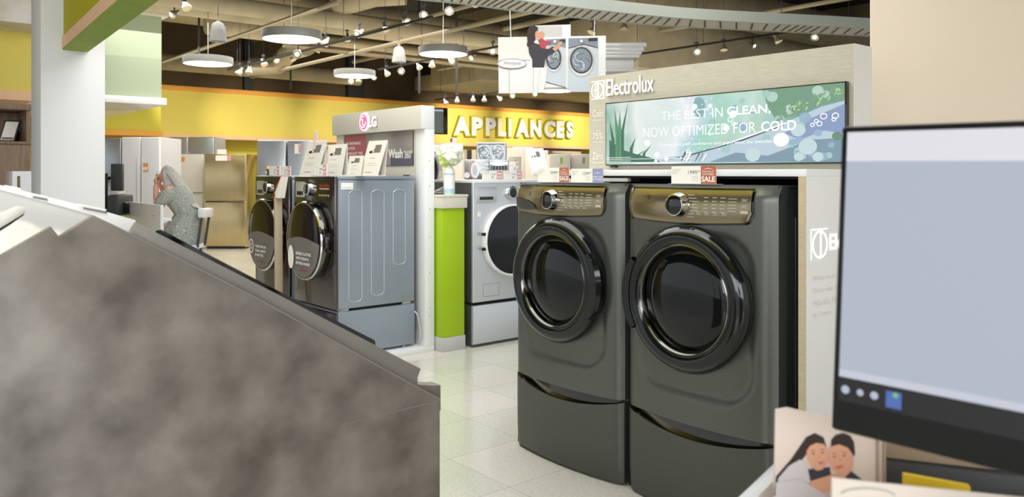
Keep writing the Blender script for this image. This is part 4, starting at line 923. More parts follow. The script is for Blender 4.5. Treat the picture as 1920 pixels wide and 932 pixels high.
hpoly(b, [(1023, 74), (1061, 72), (1061, 90), (1045, 86), (1023, 86)], -.004, 'water'); hpoly(b, [(1066, 72), (1121, 71), (1121, 90), (1095, 82), (1066, 90)], -.004, 'water')
hpoly(b, [(1066, 90), (1095, 82), (1121, 89.5), (1121, 91), (1095, 84), (1066, 91.5)], -.0045, 'ink_dark')
hpoly(b, [(1049, 75), (1060, 74), (1060, 80), (1049, 81)], -.005, 'ink_dark'); hpoly(b, [(1103, 72), (1120, 71), (1120, 77), (1103, 78)], -.005, 'ink_dark')
hpoly(b, [(1023, 153), (1061, 164), (1061, 165), (1023, 154.5)], -.005, 'ink_dark'); hpoly(b, [(954, 114), (955, 114), (956, 173), (954.8, 173)], -.004, 'ink_lt'); hpoly(b, [(936, 112.5), (995, 112.5), (995, 114), (936, 114)], -.004, 'ink_lt'); hpoly(b, [(1062, 70), (1064, 70), (1064, 171), (1062, 171)], -.005, 'gloss_white')
for (cx_, cy_, rx_, ry_) in ((1038, 111, 17, 26), (1090, 115, 25, 30)):
    q = hq(cx_, cy_); b.ell(q[0], q[1], rx_*k, ry_*k, -.005, 'gloss_white'); b.ring(q[0], q[1], rx_*k, ry_*k, .018, -.006, 'ltgrey'); b.ell(q[0], q[1]+.01, rx_*k*.86, ry_*k*.84, -.007, 'water'); b.ring(q[0], q[1]+.01, rx_*k*.84, ry_*k*.82, .014, -.008, 'ink_dark')
    rr_ = random.Random(int(cx_))
    for j in range(9):
        a = rr_.uniform(0, 6.28); b.ring(q[0]+math.cos(a)*rx_*k*.3, q[1]+math.sin(a)*ry_*k*.3, rx_*k*rr_.uniform(.2, .45), ry_*k*rr_.uniform(.2, .45), .009, -.009-.0003*j, 'water_lt' if j % 2 else 'ink', 14, a, a+rr_.uniform(1.5, 4))
for (x, y) in ((1040, 78), (1090, 77)): q = hq(x, y); b.ell(q[0], q[1], .022, .022, -.0105, 'gloss_white', 14); b.ring(q[0], q[1], .022, .022, .006, -.011, 'ink', 14)
b.done('washer_picture', hp)
b = B()
hpoly(b, [(998, 126), (1026, 126), (1024, 150), (1018, 174), (992, 174), (996, 150)], -.012, 'gloss_white')
hpoly(b, [(990, 84), (1000, 80), (1012, 84), (1022, 92), (1037, 92), (1041, 98), (1026, 106), (1022, 112), (1020, 127), (998, 127), (998, 112), (992, 100)], -.014, 'shirt_dk')
hpoly(b, [(1036, 91), (1044, 85), (1050, 78), (1055, 78), (1053, 84), (1042, 96), (1038, 95)], -.0145, 'skin2')
hpoly(b, [(1003, 60), (1009, 58), (1011, 64), (1009, 72), (1003, 76)], -.0135, 'skin2')
hpoly(b, [(988, 66), (989, 57), (993, 51), (999, 48.5), (1005, 49.5), (1009, 53), (1008, 57), (1004, 60), (1003, 66), (1004, 74), (1001, 80), (996, 85), (990, 88), (987.5, 85), (989, 78)], -.015, 'hair_dk'); hpoly(b, [(1000, 128), (1001, 128), (1000, 173), (998.5, 173)], -.0125, 'ltgrey'); hpoly(b, [(1012, 128), (1013, 128), (1010, 150), (1008, 173), (1007, 173)], -.0125, 'ltgrey')
q = hq(1015, 66); b.ell(q[0], q[1], .032, .037, -.0152, 'skin2', 16); hpoly(b, [(1008, 74), (1018, 73), (1024, 78), (1034, 77), (1033, 81), (1024, 84), (1023, 92), (1014, 90)], -.0153, 'rose')
b.done('figure_picture', hp)
b = B(); q = hq(960, 120); b.lathe([(.155, 0), (.15, -.02), (0, -.024)], 'gloss_white', (q[0], -.005, q[1]), sz=.33); b.ring(q[0], q[1], .152, .052, .005, -.03, 'grey', 36); b.text('Whirlpool', q[0]-.09, q[0]+.09, q[1]-.02, q[1]+.022, -.031, 'ink'); b.done('oval_badge', hp)
b = B()
for (x, y) in ((958, 70), (1114, 68)):
    q = hq(x, y); b.tube([(q[0], .015, q[1]), (q[0]-.06*(-1 if x > 1000 else 1), .015, 4.4-c.z)], .004, 'metal', 6)
b.done('hanging_wire', hp)
# stacked white moulding capital behind the sign
cap = thing('column_capital', 'white stepped moulding capital behind the hanging washer sign', 'capital', P(1165, 170, 9.6), FACE_C)
k2 = 9.6/F
b = B(); b.box(-30*k2, 24*k2, 0, .5, -2.4, 62*k2, 'gloss_white', .01)
for (w0, z0_, z1_) in ((26, 16, 20), (26, 34, 39), (30, 60, 66), (34, 66, 72), (38, 72, 80), (43, 80, 88)): b.box(-(w0+4)*k2, w0*k2+2*k2, -.1, .55, z0_*k2, z1_*k2, 'gloss_white', .008)
b.done('moulding', cap)

# ---------------------------------------------------------------- desk corner with seated woman
wD = 8.5; ws = wD/F
wo = P(345, 325, wD); wo.z = 0
wm = thing('person', 'woman with long grey hair and patterned dress sitting at a desk, hands at her mouth', 'person', wo, FACE_C)
def skin_obj(name, verts, edges, radii, m, parent, root=0, sub=1):
    me = bpy.data.meshes.new(name); me.from_pydata([Vector(v) for v in verts], edges, []); o = bpy.data.objects.new(name, me); C.objects.link(o)
    sm = o.modifiers.new('s', 'SKIN'); sm.use_smooth_shade = True; lay = me.skin_vertices[0].data
    for i, r_ in enumerate(radii): lay[i].radius = (r_, r_) if not isinstance(r_, tuple) else r_; lay[i].use_root = (i == root)
    s_ = o.modifiers.new('u', 'SUBSURF'); s_.levels = sub; s_.render_levels = sub
    dg = bpy.context.evaluated_depsgraph_get(); nm = bpy.data.meshes.new_from_object(o.evaluated_get(dg)); bpy.data.objects.remove(o); 
    nm.materials.clear(); nm.materials.append(M[m]); 
    for p in nm.polygons: p.use_smooth = True
    n = bpy.data.objects.new(name, nm); C.objects.link(n); n.parent = parent; return n
V = [(0, 0, .80), (.03, 0, .93), (0, 0, 1.08), (-.08, 0, 1.20), (-.13, 0, 1.26), (-.175, 0, 1.315), (-.205, 0, 1.36), (-.21, 0, 1.42)]
Rd = [(.11, .13), (.07, .10), (.09, .12), (.10, .12), (.05, .05), (.045, .045), (.078, .068), (.075, .068)]
E_ = [(0, 1), (1, 2), (2, 3), (3, 4), (4, 5), (5, 6), (6, 7)]
def chain(start, pts, rs):
    prev = start
    for p, r_ in zip(pts, rs): V.append(p); Rd.append(r_); E_.append((prev, len(V)-1)); prev = len(V)-1
    return prev
for s_ in (-1, 1):
    dx = .0 if s_ < 0 else .01
    sh = chain(3, [(-.10, s_*.15, 1.22), (-.14, s_*.17, 1.13), (-.20+dx, s_*.15, 1.03)], [.055, .048, .042])
    hnd = chain(sh, [(-.235, s_*.12, 1.12), (-.265, s_*.075, 1.235), (-.275, s_*.05, 1.285)], [.038, .028, .026])
    kn = chain(0, [(-.06, s_*.09, .80), (-.28, s_*.11, .80), (-.31, s_*.10, .62), (-.30, s_*.10, .40), (-.36, s_*.10, .335), (-.42, s_*.10, .325)], [.10, .065, .05, .035, .03, .026])
body = skin_obj('body', V, E_, Rd, 'skin', wm, 0, 2)
def fingers(s_):
    b = B()
    base = Vector((-.275, s_*.05, 1.285))
    for j in range(4):
        o_ = Vector((-.012+.002*j, s_*(-.022+.014*j), .02)); L_ = (.060, .068, .064, .050)[j]
        p0 = base+o_; p1 = p0+Vector((-.006, -s_*.004, L_*.45)); p2 = p1+Vector((.008, -s_*.010, L_*.3)); p3 = p2+Vector((.016, -s_*.008, L_*.15))
        b.tube([base+o_*.3, p0, p1, p2, p3], [.010, .009, .0085, .008, .006], 'skin', 8)
    b.tube([base+Vector((0, -s_*.02, -.005)), base+Vector((.018, -s_*.035, .02)), base+Vector((.026, -s_*.04, .045))], [.011, .01, .007], 'skin', 8)
    return b.done('hand', body)
fingers(-1); fingers(1)
b = B()        # face: nose, lips, chin, ears, eyes
b.tube([(-.272, 0, 1.40), (-.292, 0, 1.375), (-.280, 0, 1.362)], [.008, .013, .010], 'skin', 8)
b.ball((-.262, 0, 1.325), .024, 'skin', (.9, 1, .7)); b.ball((-.272, 0, 1.345), .013, mat('lips', (190, 100, 96), .5), (.7, 1.6, .5))
for s_ in (-1, 1): b.ball((-.265, s_*.03, 1.395), .011, 'paper', (.7, 1, .7), 10); b.ball((-.272, s_*.03, 1.395), .005, 'ink_dark', n=8); b.ball((-.19, s_*.073, 1.38), .022, 'skin', (.7, .4, 1.3), 10); b.box(-.275, -.262, s_*.03-.014, s_*.03+.014, 1.413, 1.418, 'hair', .002)
b.done('face', body)
# dress : lofted torso, skirt over the lap, puffed sleeves
def dress_mat():
    m = bpy.data.materials.new('patterned_dress'); m.use_nodes = True; nt = m.node_tree; p = nt.nodes['Principled BSDF']; L = nt.links.new
    tc = nt.nodes.new('ShaderNodeTexCoord'); vo = nt.nodes.new('ShaderNodeTexVoronoi'); vo.inputs['Scale'].default_value = 44; vo.feature = 'DISTANCE_TO_EDGE'
    L(tc.outputs['Object'], vo.inputs['Vector']); r = nt.nodes.new('ShaderNodeValToRGB'); e = r.color_ramp.elements
    e[0].position = .04; e[0].color = (*lin((196, 198, 188)), 1); e[1].position = .16; e[1].color = (*lin((106, 116, 112)), 1); q = e.new(.32); q.color = (*lin((176, 182, 172)), 1); q = e.new(.10); q.color = (*lin((132, 136, 128)), 1)
    L(vo.outputs['Distance'], r.inputs[0]); L(r.outputs[0], p.inputs['Base Color']); p.inputs['Roughness'].default_value = .8; return m
M['dress'] = dress_mat()
def loft(b, secs, m, n=28, fold=.0, axis=None):
    def fn(u, v):
        i = v*(len(secs)-1); k_ = min(int(i), len(secs)-2); t_ = i-k_; A, Q = secs[k_], secs[k_+1]
        c_ = Vector(A[0]).lerp(Vector(Q[0]), t_); rx_ = A[1]+(Q[1]-A[1])*t_; ry_ = A[2]+(Q[2]-A[2])*t_; fo = (A[3] if len(A) > 3 else 0)*(1-t_)+(Q[3] if len(Q) > 3 else 0)*t_
        a = 2*PI*u; k2_ = 1+fo*math.sin(a*9+v*3)
        return (c_.x+rx_*math.cos(a)*k2_, c_.y+ry_*math.sin(a)*k2_, c_.z+(0 if len(A) < 5 else (A[4]*(1-t_)+Q[4]*t_)*math.cos(a)))
    return b.grid(fn, n, (len(secs)-1)*4, m)
b = B(); loft(b, [((-.12, 0, 1.255), .055, .08, 0, .02), ((-.09, 0, 1.225), .105, .165, 0, .05), ((-.05, 0, 1.15), .125, .18, .01, .05), ((-.01, 0, 1.06), .125, .165, .02, .03), ((.03, 0, .985), .122, .15, .04, .01), ((.03, 0, .955), .122, .15, .03, 0), ((.0, 0, .88), .16, .19, .03, 0), ((-.03, 0, .80), .20, .22, .04, 0), ((-.02, 0, .70), .19, .21, .05, 0), ((.0, 0, .62), .15, .19, .08, .02)], 'dress', 48)
loft(b, [((-.08, 0, .80), .13, .20, .02), ((-.18, 0, .80), .13, .20, .03), ((-.29, 0, .81), .07, .17, .04), ((-.32, 0, .78), .03, .14, .0)], 'dress', 36)
loft(b, [((-.24, 0, .84), .10, .19, .02), ((-.25, 0, .75), .11, .20, .05), ((-.24, 0, .62), .11, .20, .09), ((-.23, 0, .52), .12, .20, .1)], 'dress', 40)
for s_ in (-1, 1):
    loft(b, [((-.09, s_*.13, 1.25), .03, .03, 0), ((-.11, s_*.165, 1.20), .075, .065, .03), ((-.135, s_*.18, 1.12), .085, .07, .04), ((-.155, s_*.175, 1.085), .072, .06, .06), ((-.165, s_*.17, 1.075), .045, .04, 0)], 'dress', 30)
b.tube([(.13, -.03, .97), (.15, -.05, .90), (.155, -.06, .82)], [.012, .018, .01], 'dress', 8); b.tube([(.13, .0, .97), (.16, .0, .92), (.165, .0, .85)], [.012, .016, .01], 'dress', 8)
b.done('dress', wm)
b = B()      # long hair : cap + curtain down the back
def hairf(u, v):
    a = -PI*.52+2*PI*.52*u          # around the back, open toward the face (-x)
    ca, sa = math.cos(a), math.sin(a)
    if v < .35:
        q = v/.35; el = PI/2*(1-q); r_ = .102; x = -.19+r_*math.cos(el)*ca; y = .088*math.cos(el)*sa; z = 1.385+.102*math.sin(el)
    else:
        q = (v-.35)/.65; x = -.19+(.102+.06*q)*ca+.13*q*q*(.5+.5*ca)+.07*q; y = (.088+.035*q)*sa; z = 1.385-.36*q*(.62+.38*ca)-.0
        x += .008*math.sin(a*14)*q; y += .006*math.cos(a*14)*q
    return (x, y, z)
b.grid(hairf, 44, 30, 'hair'); b.ball((-.165, 0, 1.402), .094, 'hair', (.80, .86, .98), 20)
for j in range(9):
    a = (-.9+1.8*j/8); b.tube([(-.19+.09*math.cos(a), .08*math.sin(a), 1.40), (-.08+.09*math.cos(a), .10*math.sin(a), 1.24), (.03+.05*math.cos(a), .11*math.sin(a), 1.10+.02*math.sin(j*2))], [.03, .026, .008], 'hair', 8)
for s_ in (-1, 1): b.tube([(-.185, s_*.074, 1.42), (-.165, s_*.085, 1.33), (-.16, s_*.09, 1.20), (-.15, s_*.095, 1.12)], [.02, .022, .02, .006], 'hair', 8)
b.done('hair', wm)
b = B()
for s_ in (-1, 1): b.box(-.46, -.29, s_*.10-.035, s_*.10+.035, .295, .315, 'tan', .008); b.tube([(-.43, s_*.10-.035, .315), (-.41, s_*.10, .35), (-.43, s_*.10+.035, .315)], .008, 'tan', 8)
b.done('sandals', wm)
# stool
so = P(356, 325, wD+.02); so.z = 0
t = thing('counter_stool', 'tall chair with a white back cushion and dark metal frame under the woman', 'chair', so, FACE_C)
b = B(); b.box(-.20, .12, -.17, .17, .60, .645, 'gloss_white', .02, 3); b.done('seat', t)
b = B(); b.box(.125, .21, -.12, .12, .93, 1.03, 'gloss_white', .02, 3); b.done('backrest', t)
b = B()
for s_ in (-1, 1): b.tube([(.12, s_*.10, .62), (.165, s_*.10, .93)], .014, 'dkgrey', 8)
b.done('back_frame', t)
for sx_ in (-1, 1):
    for s_ in (-1, 1): b = B(); b.tube([(-.08+sx_*.13, s_*.15, .61), (-.08+sx_*.22, s_*.2, .0)], .015, 'dkgrey', 8); b.done('leg', t)
b = B(); b.tube([(-.27, -.185, .29), (.11, -.185, .29), (.11, .185, .29), (-.27, .185, .29), (-.27, -.185, .29)], .011, 'dkgrey', 8); b.done('footrest', t)
# desk
pl, pr = P(222, 373, 9.1), P(301, 389.5, 7.75)
ang = math.atan2(pr.y-pl.y, pr.x-pl.x); Ld = (Vector((pr.x, pr.y))-Vector((pl.x, pl.y))).length
t = thing('counter_desk', 'white service desk with a tall front panel before the seated woman', 'desk', (pl.x, pl.y, 0), ang)
b = B(); b.box(0, Ld, 0, .03, .04, 1.09, 'gloss_white', .004); 
for (x, z) in ((Ld*.86, .98), (Ld*.87, .84)): b.ball((x, 0, z), .008, 'grey', n=8)
b.done('front_panel', t)
b = B(); b.box(0, Ld*.97, .03, .12, .93, .96, 'gloss_white', .004); b.done('desktop', t)
b = B(); b.box(0.02, .06, .03, .11, 0, .93, 'ltgrey', .004); b.done('side_panel', t)
t = box_thing('computer_monitor', 'small black monitor seen from behind, on an arm beside the white column', 'monitor', 207, 229, 307, 358, 8.9, 'dkgrey', .05, .01)
b = B(); b.tube([(-.2, .03, .12), (-.05, .05, .15)], .02, 'black'); b.done('arm', t)
b = B(); c = P(199, 325, 8.85); b.box(-.015, .015, -.015, .015, 0, zat(325, 8.85), 'matte_black', .003); o = tag(b.done('monitor_pole'), 'thin black monitor pole against the right edge of the white column', 'pole'); o.location = (c.x, c.y, 0)
t = box_thing('printer', 'dark grey office machine on the desk, below the black monitor', 'printer', 200, 222, 366, 405, 8.6, 'dkgrey', .35, .02)
b = B(); b.box(-.04, .05, .02, .2, .225, .26, 'ltgrey', .01); b.done('paper_tray', t)
c = P(230, 380, 8.7); t = thing('desk_phone', 'black desk phone peeking over the white desk panel', 'phone', (c.x, c.y, .96), FACE_C)
b = B(); b.prism([(-.11, 0), (.14, 0), (.10, .10), (-.06, .15), (-.11, .14)], 0, .2, 'black', .01); b.done('base', t)

# ---------------------------------------------------------------- brown cabinet far left with a tablet
yl, Dl = onX(58, -7.9)
t = thing('wood_cabinet', 'brown wood cabinet with an open shelf at the far left behind the white column', 'cabinet', (-7.9, yl, 0), FACE_X)
zs = zat(268, Dl); ztp = zat(196, Dl)
b = B(); b.box(-2.2, 0, .02, .5, 0, zs, 'wood', .004); b.box(-2.2, 0, .46, .5, zs, ztp, 'wood'); b.box(-.03, 0, .02, .5, zs, ztp-.05, 'wood'); b.box(-2.2, .0, -.02, .5, ztp-.05, ztp, 'wood', .003); b.box(-2.2, .01, 0, .5, zs-.01, zs+.01, 'wood'); b.done('carcass', t)
q0, _ = onX(6, -8.1); q1, _ = onX(34, -8.1)
t = thing('picture_stand', 'tilted framed card standing on the brown cabinet shelf', 'framed card', (-8.1, (q0+q1)/2, zs+.012), FACE_X)
b = B(); b.M = Matrix(((1, 0, .28, -.03), (0, 1, .2, 0), (0, 0, 1, 0), (0, 0, 0, 1))); hh = 42*Dl/F; b.box(-.06, .06, 0, .012, 0, hh, 'ink_dark', .002); b.rect(-.05, .045, .015, hh-.015, -.002, 'paper_cream'); b.rect(-.045, .04, .02, .04, -.003, 'ink'); b.done('frame', t)
b = B(); b.add([(.02, .05, hh*.9), (.03, .06, hh*.85), (.16, .2, 0), (.0, .2, 0)], [(0, 1, 2, 3)], 'ink_dark'); b.done('easel_back', t)
yy0, _ = onX(53, -6.9); yy1, Dv = onX(64, -6.9)
t = thing('wall_box', 'narrow white box unit at the left foot of the white column', 'box', (-6.9, yy1, 0), FACE_X)
b = B(); b.box(-.14, .05, 0, .3, 0, zat(321, Dv), 'gloss_white', .004); b.rect(-.11, -.09, .5, zat(330, Dv), -.002, 'wood'); b.done('body', t)

# ---------------------------------------------------------------- foreground sloped display (dark concrete look)
def fgD(px, DA=2.0, DB=1.42):       # depth of the front face along the picture, a straight wall in plan
    f_ = px/825; return 1/((1-f_)/DB+f_/DA)
A0 = P(0, 325, fgD(0)); A1 = P(825, 325, fgD(825)); ux = Vector((A1.x-A0.x, A1.y-A0.y)); LL = ux.length; ux /= LL; fa = math.atan2(ux.y, ux.x)
fg = thing('sloped_display', 'big dark concrete-look sloped display counter filling the lower left foreground', 'display counter', (A0.x, A0.y, 0), fa)
def fp(px, py, off=0):
    # photo point on the wall plane pushed back by off -> local (x, z)
    d = ray(px); nx, ny = -ux.y, ux.x            # away from camera normal
    cx_, cy_ = A0.x+nx*off, A0.y+ny*off
    den = d[0]*nx+d[1]*ny; D = (cx_*nx+cy_*ny)/den
    x = (d[0]*D-cx_)*ux.x+(d[1]*D-cy_)*ux.y
    return (x, zat(py, D))
def dn(p): return (p[0], 0.0)
T = [(-40, 502), (0, 480), (96, 425), (111, 444), (176, 404), (243, 437), (479, 556), (764, 715), (825, 747)]
poly = [fp(*p) for p in T]
b = B(); b.prism([dn(poly[0])]+poly+[dn(poly[-1])], 0, .022, 'concrete', .001); b.done('front_panel', fg)
edge = [fp(*p) for p in T[5:]]; edge2 = [(p[0], p[1]-.0035) for p in edge]
b = B()  # lighter strips painted on as the highlight along the panel creases
for k in range(len(edge)-1): b.flat([edge2[k], edge2[k+1], edge[k+1], edge[k]], -.0006, 'concrete_lt')
q0_, q1_ = fp(825, 750), fp(640, 796); b.flat([(q1_[0], q1_[1]-.002), (q0_[0], q0_[1]-.002), q0_, q1_], -.0006, 'concrete_lt')
b.done('crease_highlight', fg)
# second skin, a step behind
T2 = [(246, 434), (256, 418), (500, 542), (787, 691), (781, 706)]
p2 = [fp(x, y, .03) for x, y in T2]
b = B(); b.prism([dn(p2[0])]+p2+[dn(p2[-1])], .024, .05, 'concrete_lt', .001); b.done('inner_panel', fg)
p3 = [fp(x, y, .06) for x, y in ((290, 432), (300, 430), (570, 571), (700, 637), (702, 641))]
b = B(); b.prism([dn(p3[0])]+p3+[dn(p3[-1])], .055, .066, 'gloss_black'); b.done('glass_sheet', fg)
# end return with its lip
e0 = fp(826, 727, .0); e1 = fp(837, 726, .0); ez = fp(830, 776, .0)
b = B(); b.prism([(poly[-1][0]-.065, fp(772, 712, .05)[1]-.004), (e0[0], e0[1]), (e1[0], e1[1]), (e1[0], ez[1]), (e0[0], ez[1]), (e0[0]-.01, ez[1]), (poly[-2][0], poly[-2][1]-.04)], .026, .07, 'concrete', .001); b.done('end_lip', fg)
b = B(); b.prism([(e0[0]-.045, 0), (e0[0]-.002, 0), (e0[0]-.002, ez[1]), (e0[0]-.045, ez[1]+.02)], .024, .5, 'concrete'); b.done('side_panel', fg)
# lit cream trough behind the ridge
T4 = [(-40, 340), (0, 350), (75, 369), (172, 393), (255, 418), (262, 432)]
p4 = [fp(x, y, .42) for x, y in T4]
b = B(); b.prism([(p4[0][0]-.1, .5), (p4[0][0]-.1, p4[0][1]+.02)]+p4+[(p4[-1][0], .5)], .42, .46, 'white', .001); b.done('rear_panel', fg)
b = B(); s0 = fp(-40, 430, .42); s1 = fp(250, 470, .42)
q = [fp(-60, 520, .03), fp(200, 445, .03)]
b.add([(q[0][0]-.2, .03, .95), (q[1][0], .03, .95), (s1[0], .42, 1.12), (s0[0]-.2, .42, 1.12)], [(0, 1, 2, 3)], 'paper_cream'); b.done('sloped_tray', fg)
b = B(); w4 = [fp(x, y, .40) for x, y in ((-40, 336), (0, 347), (75, 366), (172, 389.5), (254, 413), (246, 436), (176, 404), (75, 376), (0, 356), (-40, 346))]
b.prism(w4, .395, .425, 'gloss_white', .001); b.done('top_rail', fg)
# brochure in the trough
t = thing('brochure', 'grey folded brochure leaning in the bright trough at the far left', 'brochure', (A0.x, A0.y, 0), fa)
bq = [fp(x, y, .26) for x, y in ((-20, 412), (0, 400), (32, 386), (50, 390), (46, 400), (20, 416), (-20, 440))]; b = B(); b.prism(bq, .26, .264, 'ltgrey', .0005); b.done('cover', t)
bq = [fp(x, y, .266) for x, y in ((-20, 430), (20, 408), (48, 396), (44, 404), (20, 421), (-20, 446))]; b = B(); b.prism(bq, .266, .27, 'ink_dark'); b.done('back_sheet', t)
lp = P(60, 372, 1.63)
spot('display_downlight', (lp.x+.12, lp.y-.12, 2.1), (lp.x, lp.y, 1.2), 46, 42, (1, .88, .72), .8, .03)
for i, (px, py, ww, nm, lb) in enumerate(((22, 352, 24, 'pen', 'thin white pen lying on the rail, leftmost'), (70, 364, 26, 'paper_clip_card', 'small white card on the rail left of the column foot'), (170, 386, 46, 'folded_card', 'white and grey folded card on the rail in front of the white column'))):
    D_ = 1.95; q_ = fp(px, py+4, .41); nx_, ny_ = -ux.y, ux.x; c = Vector((A0.x+ux.x*q_[0]+nx_*.41, A0.y+ux.y*q_[0]+ny_*.41, q_[1])); t = thing('loose_card' if i else 'pen', lb, 'card' if i else 'pen', c, fa)
    kk = D_/F*ww/2; b = B(); b.M = Matrix.Rotation(R_(14), 4, 'Y')
    if i: b.box(-kk, kk, -.02, .02, 0, .004, 'paper'); b.box(-kk*.6, kk*1.1, -.018, .018, -.006, -.002, 'grey')
    else: b.tube([(-kk, 0, .004), (kk, 0, .004)], .0035, 'paper', 8)
    b.done('sheet' if i else 'barrel', t)

# ---------------------------------------------------------------- foreground monitor (solved pose)
def camp(v): return Vector((v[0]*RX+v[1]*FX, v[0]*RY+v[1]*FY, H+v[2]))
def camd(v): return Vector((v[0]*RX+v[1]*FX, v[0]*RY+v[1]*FY, v[2]))
TL = camp((0.36714094, 0.89256306, 0.0523637)); wv = camd((0.67931356, -0.73379635, -0.00871787)).normalized(); uv = camd((0.04875597, 0.03327615, 0.99825626)).normalized()
uv = (uv-wv*uv.dot(wv)).normalized(); nv = uv.cross(wv).normalized()      # away from the viewer?
nv = wv.cross(uv)                       # toward the viewer side
if nv.dot(Vector((0, 0, H))-TL) < 0: nv = -nv
mt = thing('computer_monitor', 'large black-framed computer monitor with a pale blue-grey screen, cut off at the right', 'monitor', (0, 0, 0))
BL = TL-uv*.335
base = BL+wv*.27
mt.location = (base.x, base.y, .97)
LM = Matrix(((wv.x, -nv.x, uv.x, BL.x), (wv.y, -nv.y, uv.y, BL.y), (wv.z, -nv.z, uv.z, BL.z), (0, 0, 0, 1)))
LM = Matrix.Translation((-base.x, -base.y, -.97)) @ LM
b = B(); b.M = LM; b.box(0, .545, .0, .045, 0, .335, 'black', .004); b.done('housing', mt)
b = B(); b.M = LM
b.rect(.008, .537, .068, .296, -.001, 's_mon'); b.rect(.008, .537, .296, .328, -.001, 's_mon_top'); b.rect(.008, .537, .060, .068, -.001, 's_task_l'); b.rect(.008, .537, .034, .060, -.001, 's_task')
scn = b.done('screen', mt)
b = B(); b.M = LM
for x, m_, r_ in ((.016, 's_ico', .0045), (.032, 's_ico', .0036), (.047, 's_ico', .0042)): b.ell(x, .047, r_, r_, -.002, m_, 14)
b.rect(.059, .075, .038, .055, -.002, 's_icob'); b.ell(.069, .052, .003, .003, -.003, em('icon_green', (120, 200, 130), .8), 10); b.done('taskbar_icons', scn)
b = B(); b.tube([(0, .06*0, .012), (0, 0, .25)], .02, 'black', 12); b.box(-.11, .11, -.09, .09, .0, .012, 'black', .005); b.done('stand', mt)

# ---------------------------------------------------------------- counter under it
cz_ = .97
def onZ(px, py, z):
    D = (z-H)*F/(HOR-py); return P(px, py, D)
a0, a1 = onZ(1482, 838, cz_), onZ(1378, 936, cz_)
d_ = (a1-a0).normalized(); rgt = Vector((-d_.y, d_.x, 0))
if rgt.dot(Vector((RX, RY, 0))) < 0: rgt = -rgt
ct = thing('service_counter', 'white-edged wooden counter under the monitor at the lower right', 'counter', (a0.x, a0.y, 0), math.atan2(d_.y, d_.x))
sgn = 1 if Vector((-d_.y, d_.x, 0)).dot(rgt) > 0 else -1
b = B(); b.box(-.10, .62, sgn*.022, sgn*.85, cz_-.06, cz_-.03, 'tan', .002); b.done('worktop', ct)
b = B(); b.box(-.10, .62, 0, sgn*.022, cz_-.09, cz_, 'gloss_white', .003); b.done('edge_rail', ct)
b = B(); b.box(-.08, .60, sgn*.04, sgn*.8, 0, cz_-.06, 'wood'); b.done('base', ct)
# photo card of a couple
cD = 1.02; c = P(1556, 932, cD); k = cD/F
t = thing('photo_card', 'upright photo card of a smiling couple leaning together, below the monitor', 'photo card', (c.x, c.y, cz_-.03), FACE_C-.05)
def cq(px, py): return ((px-1556)*k, zat(py, cD)-(cz_-.03))
b = B(); pts = [cq(1456, 770), cq(1478, 766), (cq(1655, 806)), cq(1655, 990), cq(1452, 990)]
pts = [(x, max(z, .0)) for x, z in pts]; b.prism(pts, 0, .004, mat('photo_backdrop', (226, 208, 194), .4)); b.done('card', t)
M['rose_lip'] = mat('lip_print', (200, 110, 100), .5); M['lips_lt'] = mat('nose_print', (206, 146, 118), .5)
b = B()
def cp(pts, m, y): b.flat([(q_[0], max(.0, q_[1])) for q_ in (cq(*p) for p in pts)], y, m)
cp([(1500, 838), (1512, 820), (1528, 812), (1544, 820), (1550, 840), (1520, 842), (1505, 862), (1490, 880), (1470, 905), (1458, 934), (1452, 930), (1456, 895), (1484, 862)], 'hair_dk', -.001)
cp([(1557, 838), (1558, 824), (1566, 815), (1580, 811), (1593, 816), (1600, 828), (1602, 850), (1597, 858), (1592, 846), (1580, 838), (1568, 838)], 'hair_dk', -.001)
cp([(1480, 874), (1500, 862), (1512, 868), (1520, 905), (1500, 915), (1470, 934), (1455, 934), (1460, 898)], 'shirt_lt', -.0015)
cp([(1515, 880), (1555, 875), (1560, 905), (1530, 912), (1518, 905)], 'shirt_dk', -.0014); cp([(1592, 880), (1620, 902), (1570, 904), (1580, 890)], 'shirt_dk', -.0014)
cp([(1512, 846), (1518, 836), (1530, 830), (1544, 832), (1552, 842), (1554, 856), (1550, 870), (1541, 880), (1531, 882), (1522, 876), (1514, 862)], 'skin2', -.002)
cp([(1552, 846), (1558, 836), (1572, 832), (1588, 838), (1597, 850), (1598, 868), (1592, 884), (1582, 894), (1572, 893), (1560, 880), (1553, 864)], 'skin2', -.002)
cp([(1518, 902), (1560, 888), (1590, 896), (1575, 918), (1540, 924), (1520, 912)], 'skin2', -.0025)
cp([(1564, 873), (1580, 871), (1574, 877), (1568, 878)], 'rose_lip', -.0028); cp([(1532, 866), (1545, 864), (1541, 869), (1536, 870)], 'rose_lip', -.0028)
for (ex, ey) in ((1524, 850), (1541, 848), (1563, 855), (1581, 853)): cp([(ex-4, ey), (ex, ey-1.5), (ex+4, ey), (ex, ey+1)], 'hair_dk', -.0029); cp([(ex-5, ey-5), (ex, ey-7), (ex+5, ey-5), (ex, ey-5.6)], 'hair_dk', -.0029)
for (ex, ey) in ((1534, 858), (1573, 863)): cp([(ex-2, ey), (ex+1, ey-6), (ex+2.5, ey)], 'lips_lt', -.00285)
cp([(1455, 905), (1500, 898), (1560, 934), (1560, 990), (1452, 990)], 'shirt_lt', -.003)
b.done('couple_print', t)
b = B(); b.box((1640-1556)*k, (1643-1556)*k, -.004, 0, .0, cq(1640, 806)[1], 'tan'); b.box((1652-1556)*k, (1656-1556)*k, -.005, .006, 0, cq(1655, 808)[1], 'tan'); b.box(-.07, .07, .004, .05, 0, .004, 'tan'); b.done('frame_strip', t)
